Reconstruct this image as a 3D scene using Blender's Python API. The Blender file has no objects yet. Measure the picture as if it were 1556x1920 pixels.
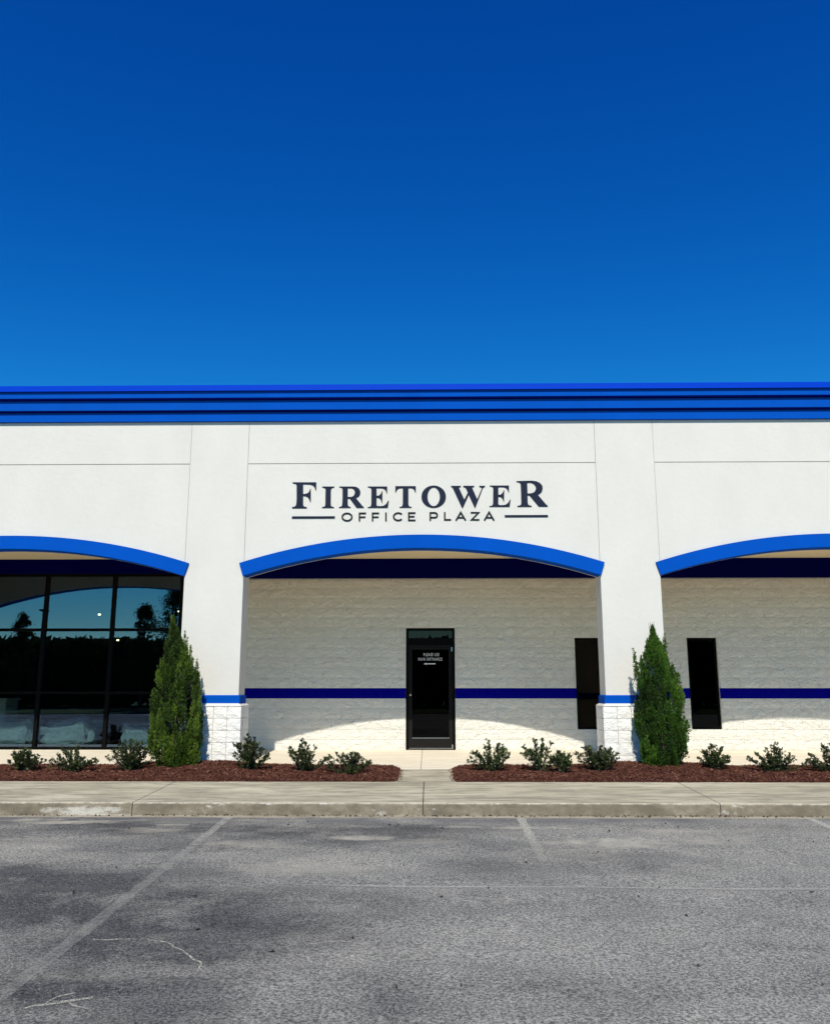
import bpy, bmesh, math, random
from mathutils import Vector, Matrix, noise

# ------------------------------------------------------------------ camera, sky, sun, exposure
scn = bpy.context.scene
COL = scn.collection
CAMZ = 1.265
cam_d = bpy.data.cameras.new('camera'); cam = bpy.data.objects.new('camera', cam_d); COL.objects.link(cam)
cam_d.sensor_fit = 'HORIZONTAL'; cam_d.sensor_width = 36.0
cam_d.lens = 36.0 * 1620 / 1556
cam_d.clip_start = 0.1; cam_d.clip_end = 2000
cam.location = (0, 0, CAMZ)
cam.rotation_euler = (math.radians(90) + math.atan(330 / 1620), 0, 0.0157)
scn.camera = cam

SUN_EL = math.radians(45.0); SUN_OFF = 0.046           # sun behind the camera, a touch to its left
sun_from = Vector((-SUN_OFF, -1.0, math.tan(SUN_EL))).normalized()
world = bpy.data.worlds.new('World'); scn.world = world; world.use_nodes = True
wn = world.node_tree; wn.nodes.clear()
sky = wn.nodes.new('ShaderNodeTexSky'); sky.sky_type = 'NISHITA'; sky.sun_disc = False
sky.sun_elevation = SUN_EL
sky.sun_rotation = math.atan2(sun_from.x, sun_from.y)
sky.altitude = 900; sky.air_density = 1.0; sky.dust_density = 0.0; sky.ozone_density = 3.0
sepc = wn.nodes.new('ShaderNodeSeparateColor'); comb = wn.nodes.new('ShaderNodeCombineColor')
wn.links.new(sky.outputs[0], sepc.inputs[0])
for k, (gain, power) in enumerate(((.020, 2.9), (.33, 1.55), (1.10, .92))):   # the camera's deep, saturated rendering of the sky
    pw = wn.nodes.new('ShaderNodeMath'); pw.operation = 'POWER'; pw.inputs[1].default_value = power
    ml = wn.nodes.new('ShaderNodeMath'); ml.operation = 'MULTIPLY'; ml.inputs[1].default_value = gain
    wn.links.new(sepc.outputs[k], pw.inputs[0]); wn.links.new(pw.outputs[0], ml.inputs[0]); mn = wn.nodes.new('ShaderNodeMath'); mn.operation = 'MINIMUM'; mn.inputs[1].default_value = 11.0
    wn.links.new(ml.outputs[0], mn.inputs[0]); wn.links.new(mn.outputs[0], comb.inputs[k])
bg = wn.nodes.new('ShaderNodeBackground'); bg.inputs['Strength'].default_value = 0.13
wo = wn.nodes.new('ShaderNodeOutputWorld')
wn.links.new(comb.outputs[0], bg.inputs['Color'])
wn.links.new(bg.outputs[0], wo.inputs['Surface'])
sl = bpy.data.lights.new('sun', 'SUN'); sl.energy = 4.5; sl.angle = math.radians(0.53); sl.color = (1.0, 0.94, 0.81)
so = bpy.data.objects.new('sun', sl); COL.objects.link(so); so.location = (0, -20, 30)
so.rotation_euler = sun_from.to_track_quat('Z', 'Y').to_euler()
scn.view_settings.view_transform = 'Standard'; scn.view_settings.look = 'None'
scn.view_settings.exposure = 0.10; scn.view_settings.gamma = 1.0; scn.view_settings.use_curve_mapping = False
scn.cycles.max_bounces = 10; scn.cycles.diffuse_bounces = 6; scn.cycles.glossy_bounces = 4
scn.cycles.transparent_max_bounces = 16

# ------------------------------------------------------------------ helpers
class MB:
    def __init__(s): s.v = []; s.f = []; s.mi = []
    def face(s, pts, mi=0):
        n = len(s.v); s.v += [tuple(p) for p in pts]; s.f.append(tuple(range(n, n + len(pts)))); s.mi.append(mi)
    def box(s, x0, x1, y0, y1, z0, z1, mi=0):
        n = len(s.v)
        s.v += [(x0,y0,z0),(x1,y0,z0),(x1,y1,z0),(x0,y1,z0),(x0,y0,z1),(x1,y0,z1),(x1,y1,z1),(x0,y1,z1)]
        for q in ((0,1,5,4),(1,2,6,5),(2,3,7,6),(3,0,4,7),(4,5,6,7),(3,2,1,0)):
            s.f.append(tuple(n + i for i in q)); s.mi.append(mi)
        return s
    def prism(s, poly, y0, y1, mi=0):
        """poly: (x,z) outline; extruded from y0 (front) to y1 (back)"""
        n = len(s.v); k = len(poly)
        s.v += [(x, y0, z) for x, z in poly] + [(x, y1, z) for x, z in poly]
        s.f.append(tuple(range(n, n + k))); s.mi.append(mi)
        s.f.append(tuple(range(n + 2 * k - 1, n + k - 1, -1))); s.mi.append(mi)
        for i in range(k):
            j = (i + 1) % k
            s.f.append((n + i, n + k + i, n + k + j, n + j)); s.mi.append(mi)
        return s
    def tube(s, pts, rads, n=6, mi=0):
        rings = []
        for i, p in enumerate(pts):
            p = Vector(p); a = Vector(pts[max(i - 1, 0)]); b = Vector(pts[min(i + 1, len(pts) - 1)])
            d = (b - a).normalized(); u = d.orthogonal().normalized(); w = d.cross(u)
            base = len(s.v)
            for k in range(n):
                t = 2 * math.pi * k / n
                s.v.append(tuple(p + (u * math.cos(t) + w * math.sin(t)) * rads[i]))
            rings.append(base)
        for a, b in zip(rings, rings[1:]):
            for k in range(n):
                s.f.append((a + k, a + (k + 1) % n, b + (k + 1) % n, b + k)); s.mi.append(mi)
        s.f.append(tuple(rings[0] + k for k in range(n))[::-1]); s.mi.append(mi)
        s.f.append(tuple(rings[-1] + k for k in range(n))); s.mi.append(mi)
        return s
    def mesh(s, name, mats, smooth=False):
        me = bpy.data.meshes.new(name); me.from_pydata(s.v, [], s.f)
        if not isinstance(mats, (list, tuple)): mats = [mats]
        for m in mats: me.materials.append(m)
        if len(mats) > 1: me.polygons.foreach_set('material_index', s.mi)
        if smooth: me.polygons.foreach_set('use_smooth', [True] * len(me.polygons))
        me.update()
        bm = bmesh.new(); bm.from_mesh(me)
        if len(bm.faces) < 3000: bmesh.ops.recalc_face_normals(bm, faces=bm.faces)
        bm.to_mesh(me); bm.free()
        return me
    def build(s, name, mats, parent=None, smooth=False, bevel=0.0):
        o = put(name, s.mesh(name, mats, smooth), parent)
        if bevel:
            b = o.modifiers.new('bevel', 'BEVEL'); b.width = bevel; b.segments = 2; b.limit_method = 'ANGLE'
            b.angle_limit = math.radians(50)
        return o
def put(name, me, parent=None, loc=None):
    o = bpy.data.objects.new(name, me); COL.objects.link(o)
    if parent is not None: o.parent = parent
    if loc is not None: o.location = loc
    return o
def tag(o, label=None, cat=None, group=None, kind=None):
    if label: o['label'] = label
    if cat: o['category'] = cat
    if group: o['group'] = group
    if kind: o['kind'] = kind
    return o
def empty(name, loc, label, cat, group=None):
    o = bpy.data.objects.new(name, None); COL.objects.link(o); o.location = loc; o.empty_display_size = .2
    return tag(o, label, cat, group)
def world_child(o, parent):
    """o was modelled in world coordinates under a moved parent"""
    o.matrix_parent_inverse = Matrix.Translation(-parent.location); return o

# ------------------------------------------------------------------ materials
class NT:
    def __init__(s, name):
        s.m = bpy.data.materials.new(name); s.m.use_nodes = True; s.t = s.m.node_tree; s.t.nodes.clear()
        s.out = s.n('ShaderNodeOutputMaterial'); s.p = s.n('ShaderNodeBsdfPrincipled')
        s.l(s.p.outputs[0], s.out.inputs['Surface'])
        s.geo = s.n('ShaderNodeNewGeometry')
    def n(s, t, **k):
        x = s.t.nodes.new(t)
        for a, b in k.items(): setattr(x, a, b)
        return x
    def l(s, a, b): s.t.links.new(a, b)
    def vec(s, sc=(1, 1, 1), loc=(0, 0, 0), obj=False):
        mp = s.n('ShaderNodeMapping'); mp.inputs['Scale'].default_value = sc; mp.inputs['Location'].default_value = loc
        if obj:
            tc = s.n('ShaderNodeTexCoord'); s.l(tc.outputs['Object'], mp.inputs['Vector'])
        else: s.l(s.geo.outputs['Position'], mp.inputs['Vector'])
        return mp.outputs[0]
    def noise(s, scale, detail=4, rough=.55, sc=(1, 1, 1), dist=0.0, loc=(0, 0, 0)):
        x = s.n('ShaderNodeTexNoise'); x.inputs['Scale'].default_value = scale; x.inputs['Detail'].default_value = detail
        x.inputs['Roughness'].default_value = rough; x.inputs['Distortion'].default_value = dist
        s.l(s.vec(sc, loc), x.inputs['Vector']); return x.outputs['Fac']
    def voro(s, scale, feature='F1', sc=(1, 1, 1), out='Distance'):
        x = s.n('ShaderNodeTexVoronoi'); x.feature = feature; x.inputs['Scale'].default_value = scale
        s.l(s.vec(sc), x.inputs['Vector']); return x.outputs[out]
    def ramp(s, fac, stops):
        r = s.n('ShaderNodeValToRGB'); e = r.color_ramp.elements
        while len(e) < len(stops): e.new(.5)
        for i, (p, c) in enumerate(stops):
            e[i].position = p
            e[i].color = (c, c, c, 1) if isinstance(c, (int, float)) else (*c, 1)
        s.l(fac, r.inputs[0]); return r.outputs[0]
    def mix(s, fac, a, b, blend='MIX'):
        x = s.n('ShaderNodeMix', data_type='RGBA', blend_type=blend)
        for sock, v in (('Factor', fac), ('A', a), ('B', b)):
            if isinstance(v, (int, float)): x.inputs[sock].default_value = v if sock == 'Factor' else (v, v, v, 1)
            elif isinstance(v, tuple): x.inputs[sock].default_value = (*v, 1)
            else: s.l(v, x.inputs[sock])
        return x.outputs['Result']
    def math(s, op, a, b=0.0, clamp=False):
        x = s.n('ShaderNodeMath', operation=op); x.use_clamp = clamp
        for i, v in enumerate((a, b)):
            if isinstance(v, (int, float)): x.inputs[i].default_value = v
            else: s.l(v, x.inputs[i])
        return x.outputs[0]
    def sep(s, i):
        x = s.n('ShaderNodeSeparateXYZ'); s.l(s.geo.outputs['Position'], x.inputs[0]); return x.outputs[i]
    def bump(s, h, strength=.5, dist=.01, prev=None):
        b = s.n('ShaderNodeBump'); b.inputs['Strength'].default_value = strength; b.inputs['Distance'].default_value = dist
        s.l(h, b.inputs['Height'])
        if prev is not None: s.l(prev, b.inputs['Normal'])
        return b.outputs[0]
    def fin(s, col=None, rough=.8, normal=None, spec=.3, metal=0.0):
        if col is not None:
            if isinstance(col, tuple): s.p.inputs['Base Color'].default_value = (*col, 1)
            else: s.l(col, s.p.inputs['Base Color'])
        if isinstance(rough, (int, float)): s.p.inputs['Roughness'].default_value = rough
        else: s.l(rough, s.p.inputs['Roughness'])
        s.p.inputs['Specular IOR Level'].default_value = spec; s.p.inputs['Metallic'].default_value = metal
        if normal is not None: s.l(normal, s.p.inputs['Normal'])
        return s.m

def m_stucco(name, col, var=.05, coarse=1.0, spec=.25):
    t = NT(name)
    a = t.noise(1.3, 4, .6, sc=(1, 1, .6)); b = t.noise(14, 3, .6)
    c = t.mix(t.ramp(a, [(.3, 0), (.7, 1)]), tuple(x * (1 - var) for x in col), col)
    c = t.mix(t.ramp(b, [(.35, .0), (.7, .35)]), c, tuple(x * (1 - var * .9) for x in col))
    n = t.bump(t.noise(160, 4, .7), .35 * coarse, .004)
    n = t.bump(t.noise(9, 3, .6), .25 * coarse, .012, n)
    return t.fin(c, .85, n, spec)
def m_split(name, col, k=1.0):
    t = NT(name)
    n1 = t.noise(8, 6, .68, sc=(.8, 1, 1.25), dist=1.1)
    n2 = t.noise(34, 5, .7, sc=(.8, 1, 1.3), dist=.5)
    n3 = t.noise(120, 3, .7)
    n = t.bump(n1, .9, .078 * k)
    n = t.bump(n2, .9, .026 * k, n); n = t.bump(n3, .4, .004, n)
    a = t.noise(1.1, 3, .6, loc=(3, 0, 1))
    c = t.mix(t.ramp(a, [(.3, 0), (.7, 1)]), tuple(x * .95 for x in col), col)
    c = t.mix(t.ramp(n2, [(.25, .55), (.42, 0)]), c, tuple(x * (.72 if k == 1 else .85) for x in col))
    return t.fin(c, .8, n, .25)
M = {}
M['stucco'] = m_stucco('white_stucco', (.685, .665, .615), .07, 1.5)
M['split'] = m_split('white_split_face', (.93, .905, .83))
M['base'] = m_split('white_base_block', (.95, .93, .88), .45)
M['blue'] = m_stucco('blue_paint', (.0005, .080, .47), .14, .9, .05)
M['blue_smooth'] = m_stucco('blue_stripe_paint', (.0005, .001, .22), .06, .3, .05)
M['navy'] = m_stucco('navy_beam_and_shade_paint', (.0005, .001, .08), .06, .3, .03)
M['ceiling'] = m_stucco('beige_ceiling_stucco', (.84, .70, .46), .05, .6)
t = NT('blue_metal_coping'); M['coping'] = t.fin((.001, .045, .50), .45, t.bump(t.noise(2.2, 2, .5, sc=(1, 1, 6)), .05, .01), .04)
t = NT('dark_bronze_frame'); M['frame'] = t.fin((.004, .0038, .0035), .45, t.bump(t.noise(60, 2), .03, .002), .05)
t = NT('dark_grey_door_rail'); M['doorleaf'] = t.fin((.013, .012, .011), .5, None, .07)
t = NT('bright_metal'); M['metal'] = t.fin((.55, .55, .53), .3, None, .5, 1.0)
t = NT('navy_letter_paint'); M['letter'] = t.fin(t.mix(t.noise(5, 2), (.011, .015, .034), (.016, .022, .045)), .6, None, .1)
t = NT('charcoal_letter_paint'); M['letter2'] = t.fin((.014, .017, .021), .6, None, .1)
t = NT('white_vinyl'); M['vinyl'] = t.fin((.75, .75, .73), .5)
t = NT('interior_paint'); M['inside'] = t.fin((.018, .02, .018), .9)
t = NT('interior_carpet'); M['carpet'] = t.fin(t.mix(t.noise(6, 4), (.045, .05, .05), (.07, .075, .07)), .95)
t = NT('white_paint_object'); M['whitebox'] = t.fin((.6, .6, .58), .6)
t = NT('plastic_wrap'); M['wrap'] = t.fin(t.mix(t.noise(9, 4, .7), (.35, .42, .45), (.85, .92, .95)), .22, t.bump(t.noise(14, 4, .7, dist=1.5), .9, .04), .7)
t = NT('dark_wood'); M['wood'] = t.fin((.05, .035, .025), .5)
t = NT('lamp_glow'); t.p.inputs['Emission Color'].default_value = (1, .8, .45, 1); t.p.inputs['Emission Strength'].default_value = 14
M['lamp'] = t.fin((.8, .7, .5), .5)
# glass: dark tinted, mirror-like
def m_glass(name, trans, refl):
    m = bpy.data.materials.new(name); m.use_nodes = True; nt = m.node_tree; nt.nodes.clear()
    o = nt.nodes.new('ShaderNodeOutputMaterial'); ad = nt.nodes.new('ShaderNodeAddShader')
    tr = nt.nodes.new('ShaderNodeBsdfTransparent'); tr.inputs[0].default_value = (*trans, 1)
    gl = nt.nodes.new('ShaderNodeBsdfGlossy'); gl.inputs['Color'].default_value = (*refl, 1); gl.inputs['Roughness'].default_value = 0.0
    tc = nt.nodes.new('ShaderNodeNewGeometry'); nz = nt.nodes.new('ShaderNodeTexNoise'); nz.inputs['Scale'].default_value = .7
    nz.inputs['Detail'].default_value = 1
    bp = nt.nodes.new('ShaderNodeBump'); bp.inputs['Strength'].default_value = .06; bp.inputs['Distance'].default_value = .02
    nt.links.new(tc.outputs['Position'], nz.inputs['Vector']); nt.links.new(nz.outputs['Fac'], bp.inputs['Height'])
    nt.links.new(bp.outputs[0], gl.inputs['Normal'])
    nt.links.new(tr.outputs[0], ad.inputs[0]); nt.links.new(gl.outputs[0], ad.inputs[1]); nt.links.new(ad.outputs[0], o.inputs['Surface'])
    return m
M['glass'] = m_glass('tinted_store_glass', (.52, .60, .60), (.065, .088, .125))
M['dglass'] = m_glass('dark_door_glass', (.07, .07, .065), (.020, .020, .020))

def m_concrete(name, c0, c1, stain, joint=False):
    t = NT(name)
    a = t.noise(.9, 5, .6, sc=(.6, 1.6, 1)); b = t.noise(3.2, 6, .7, sc=(.5, 2.0, 1)); f = t.noise(90, 3, .7)
    c = t.mix(t.ramp(a, [(.32, 0), (.68, 1)]), c0, c1)
    c = t.mix(t.ramp(b, [(.43, 0), (.62, .9)]), c, stain)
    c = t.mix(t.ramp(f, [(.3, .35), (.5, 0)]), c, tuple(x * .6 for x in c0))
    n = t.bump(f, .35, .003); n = t.bump(b, .2, .006, n)
    return t, c, n
t, c, n = m_concrete('weathered_sidewalk_concrete', (.38, .34, .245), (.58, .525, .39), (.25, .23, .17))
M['walk'] = t.fin(c, .9, n, .2)
t, c, n = m_concrete('bright_porch_concrete', (.74, .68, .55), (.80, .75, .635), (.70, .61, .46))
M['porch'] = t.fin(c, .85, n, .2)
# kerb face: greyer, streaked and stained, pale highlight painted along the arris, white scuffs
t, c, n = m_concrete('weathered_kerb_concrete', (.25, .215, .16), (.34, .295, .22), (.16, .138, .10))
z = t.sep(2)
st = t.noise(5, 6, .8, sc=(1.6, 1, 2)); c = t.mix(t.ramp(st, [(.40, .0), (.62, .75)]), c, (.145, .122, .09))
arr = t.math('ADD', z, t.math('MULTIPLY', t.noise(7, 5, .8, sc=(1, 1, .2)), .06))
c = t.mix(t.ramp(arr, [(0, 0), (1, 1)]), c, c)
edge = t.math('MULTIPLY', t.math('SUBTRACT', arr, -.2025), 45, True)
c = t.mix(edge, c, (.58, .54, .43))
scuff = t.ramp(t.noise(2.3, 6, .75, sc=(.5, 1, 1.2), loc=(4.3, 0, 0)), [(.60, 0), (.66, .8)])
c = t.mix(scuff, c, (.62, .60, .54))
dx = t.math('MULTIPLY', t.math('SUBTRACT', t.sep(0), -4.5), 1.9); v = t.math('SUBTRACT', t.math('ADD', 1.0, t.math('MULTIPLY', t.math('SUBTRACT', t.noise(9, 6, .8, sc=(.5, 1, 1.5)), .5), 6)), t.math('ADD', t.math('MULTIPLY', dx, dx), t.math('MULTIPLY', t.math('MAXIMUM', t.math('ADD', z, .285), 0.0), 40)), True)
c = t.mix(t.math('MULTIPLY', v, .6), c, (.70, .68, .61)); M['kerb'] = t.fin(c, .92, n, .2)
t, c, n = m_concrete('sandy_gutter', (.36, .32, .24), (.46, .42, .32), (.22, .19, .14)); M['gutter'] = t.fin(c, .95, n, .1)

# asphalt
t = NT('aged_asphalt')
x_, y_ = t.sep(0), t.sep(1)
big = t.noise(.40, 4, .55, sc=(.55, 1, 1), loc=(.6, 0, 0)); mid = t.noise(1.0, 8, .72, sc=(.9, 1.1, 1), loc=(7, 2, 0)); grain = t.noise(44, 6, .95)
right = t.math('MULTIPLY', t.math('ADD', x_, 2.6), .16, True)
c = t.mix(t.ramp(t.math('ADD', t.math('SUBTRACT', big, .02), t.math('MULTIPLY', right, .21)), [(.43, 0), (.62, 1)]), (.052, .052, .054), (.168, .166, .155))
c = t.mix(t.ramp(mid, [(.46, 0), (.66, .60)]), c, (.23, .223, .20))
fine = t.noise(170, 2, .8)
gsel = t.math('MULTIPLY', t.ramp(grain, [(.50, 0), (.54, 1)]), t.ramp(fine, [(.38, .25), (.56, 1)]))
c = t.mix(gsel, c, t.mix(1.0, c, (3.0, 2.95, 2.75), 'MULTIPLY'))
dsel = t.ramp(grain, [(.43, 1), (.48, 0)])
c = t.mix(t.math('MULTIPLY', dsel, .9), c, t.mix(1.0, c, (.25, .25, .26), 'MULTIPLY'))
# blown sand, mostly near the kerb
near = t.math('MULTIPLY', t.math('SUBTRACT', y_, 9.4), .55, True)
sand = t.ramp(t.noise(1.05, 6, .68, sc=(.55, 1.5, 1), loc=(1.7, .6, 0)), [(.53, 0), (.70, .85)])
c = t.mix(t.math('MULTIPLY', sand, t.math('ADD', t.math('MULTIPLY', near, .85), .12)), c, (.42, .39, .31))
# settled patches of pale sand, each at its own place
wob = t.noise(2.6, 6, .75); acc = None
for (px, py, rx, ry, k) in ((-4.4, 11.35, .75, .16, .9), (-5.0, 11.5, .5, .12, .6), (-.78, 10.45, .42, .16, .85), (.32, 11.1, .35, .10, .8), (1.22, 11.05, .55, .11, .9), (2.05, 10.2, .75, .32, .85), (-1.2, 9.1, .8, .5, .35), (-2.0, 10.1, .5, .25, .5), (-3.2, 11.2, .28, .07, .8), (3.2, 10.35, .5, .3, .35)):
    dx = t.math('MULTIPLY', t.math('SUBTRACT', x_, px), 1 / rx); dy = t.math('MULTIPLY', t.math('SUBTRACT', y_, py), 1 / ry)
    d = t.math('ADD', t.math('MULTIPLY', dx, dx), t.math('MULTIPLY', dy, dy))
    v = t.math('MULTIPLY', t.math('SUBTRACT', t.math('ADD', 1.0, t.math('MULTIPLY', t.math('SUBTRACT', wob, .5), 4.5)), d), k, True)
    acc = v if acc is None else t.math('MAXIMUM', acc, v)
c = t.mix(t.math('MULTIPLY', acc, .8), c, (.44, .41, .33))
# old tyre scuffs and oil drips
acc = None
for (px, py, rx, ry, k) in ((-.55, 8.43, .22, .05, .9), (-2.0, 8.3, .12, .06, .8), (-.7, 7.2, .5, .35, .45), (3.3, 7.9, .7, .25, .4), (-2.6, 6.0, .9, .5, .45), (.0, 10.95, 1.6, .3, .5), (3.6, 11.1, 1.6, .25, .5)):
    dx = t.math('MULTIPLY', t.math('SUBTRACT', x_, px), 1 / rx); dy = t.math('MULTIPLY', t.math('SUBTRACT', y_, py), 1 / ry)
    d = t.math('ADD', t.math('MULTIPLY', dx, dx), t.math('MULTIPLY', dy, dy))
    v = t.math('MULTIPLY', t.math('SUBTRACT', t.math('ADD', 1.0, t.math('MULTIPLY', t.math('SUBTRACT', wob, .5), 3)), d), k, True)
    acc = v if acc is None else t.math('MAXIMUM', acc, v)
c = t.mix(t.math('MULTIPLY', acc, .75), c, t.mix(1.0, c, (.50, .50, .53), 'MULTIPLY'))
# fresher darker strip right along the kerb
ks = t.math('MULTIPLY', t.math('SUBTRACT', y_, 11.05), 2.2, True)
ksn = t.math('MULTIPLY', ks, t.ramp(t.noise(.8, 4, .6, loc=(2, 9, 0)), [(.38, 0), (.55, .7)]))
c = t.mix(ksn, c, (.098, .098, .102))
ch = t.voro(46, out='Distance'); csel = t.math('MULTIPLY', t.ramp(ch, [(.16, 1), (.26, 0)]), t.ramp(t.noise(9, 3, .7), [(.42, .1), (.6, 1)]))
c = t.mix(t.math('MULTIPLY', csel, .85), c, (.42, .41, .37))
n = t.bump(grain, .6, .006); n = t.bump(t.noise(22, 3), .25, .01, n)
M['asphalt'] = t.fin(c, .93, n, .15)
def m_worn(name, col, lo, hi, scale=9, op=.8, fade=None):
    t = NT(name); t.fin(col, .85, None, .2)
    tr = t.n('ShaderNodeBsdfTransparent'); mx = t.n('ShaderNodeMixShader')
    a = t.noise(scale, 5, .75); b = t.noise(80, 3, .7)
    f = t.math('MULTIPLY', t.ramp(a, [(lo, 0), (hi, 1)]), t.ramp(b, [(.40, .1), (.55, op)]))
    if fade: f = t.math('MULTIPLY', f, t.ramp(t.math('MULTIPLY', t.math('SUBTRACT', t.sep(1), fade[0]), 1 / (fade[1] - fade[0]), True), [(0, fade[2]), (1, 1)]))
    t.l(f, mx.inputs[0]); t.l(tr.outputs[0], mx.inputs[1]); t.l(t.p.outputs[0], mx.inputs[2]); t.l(mx.outputs[0], t.out.inputs['Surface'])
    return t.m
M['line'] = m_worn('worn_white_line', (.42, .41, .365), .24, .56, 9, .88, (8.4, 11.2, .50))
M['line_short'] = m_worn('fading_white_line', (.50, .49, .42), .15, .46, 9, .92, (8.8, 10.7, .05))
M['line_right'] = m_worn('worn_white_line_right', (.50, .49, .43), .10, .42, 9, .92)
M['seam'] = m_worn('pale_seam', (.44, .43, .38), .15, .50, 7, .85)
M['line_faint'] = m_worn('faint_white_line', (.42, .41, .37), .30, .60, 4, .8)
M['crackfill'] = m_worn('sandy_crack', (.55, .52, .43), .30, .52, 16, .9)
M['sandpatch'] = m_worn('blown_sand', (.52, .48, .40), .42, .6, 6, .9)
# mulch
t = NT('red_brown_mulch'); ri = t.n('ShaderNodeAttribute'); ri.attribute_name = 'tone'
c = t.ramp(ri.outputs['Fac'], [(0, (.04, .015, .010)), (.5, (.105, .039, .025)), (.9, (.19, .075, .05)), (1, (.32, .18, .12))])
M['mulch'] = t.fin(c, .9, None, .15)
t = NT('mulch_bed'); M['mulchbase'] = t.fin(t.mix(t.noise(40, 4, .7), (.035, .013, .009), (.10, .036, .025)), .95, t.bump(t.noise(50, 4, .7), 1, .03), .1)
# foliage
def m_leaf(name, stops, rough=.5, trans=.25):
    t = NT(name); a = t.n('ShaderNodeAttribute'); a.attribute_name = 'tone'
    c = t.ramp(a.outputs['Fac'], stops); t.fin(c, rough, None, .35)
    tl = t.n('ShaderNodeBsdfTranslucent'); mx = t.n('ShaderNodeMixShader'); mx.inputs[0].default_value = trans
    t.l(c, tl.inputs[0]); t.l(t.p.outputs[0], mx.inputs[1]); t.l(tl.outputs[0], mx.inputs[2]); t.l(mx.outputs[0], t.out.inputs['Surface'])
    return t.m
M['cedar'] = m_leaf('cedar_foliage', [(0, (.015, .032, .004)), (.40, (.055, .11, .010)), (.75, (.155, .25, .025)), (1, (.24, .27, .06))], .6)
M['cedar_deep'] = m_leaf('deep_green_cedar_foliage', [(0, (.012, .032, .004)), (.45, (.040, .105, .008)), (.8, (.10, .22, .018)), (1, (.18, .25, .05))], .6)
M['shrub'] = m_leaf('leathery_shrub_leaf', [(0, (.012, .018, .006)), (.5, (.034, .050, .016)), (.85, (.075, .10, .030)), (1, (.18, .21, .06))], .32, .12)
M['shrub_fresh'] = m_leaf('fresh_shrub_leaf', [(0, (.018, .028, .010)), (.5, (.045, .075, .022)), (.85, (.10, .14, .04)), (1, (.20, .24, .07))], .32, .15)
M['treeleaf'] = m_leaf('oak_leaf', [(0, (.015, .03, .008)), (.6, (.035, .065, .015)), (1, (.07, .10, .03))], .6)
t = NT('bark'); M['bark'] = t.fin(t.mix(t.noise(40, 4, .7, sc=(1, 1, .3)), (.05, .035, .025), (.12, .09, .065)), .9, t.bump(t.noise(50, 3, .7), .6, .01), .1)
t = NT('grass'); M['grass'] = t.fin(t.mix(t.noise(3, 5, .7), (.035, .06, .015), (.075, .10, .03)), .95, None, .1)
t = NT('leaf_litter'); M['litter'] = t.fin((.05, .035, .022), .9)

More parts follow.
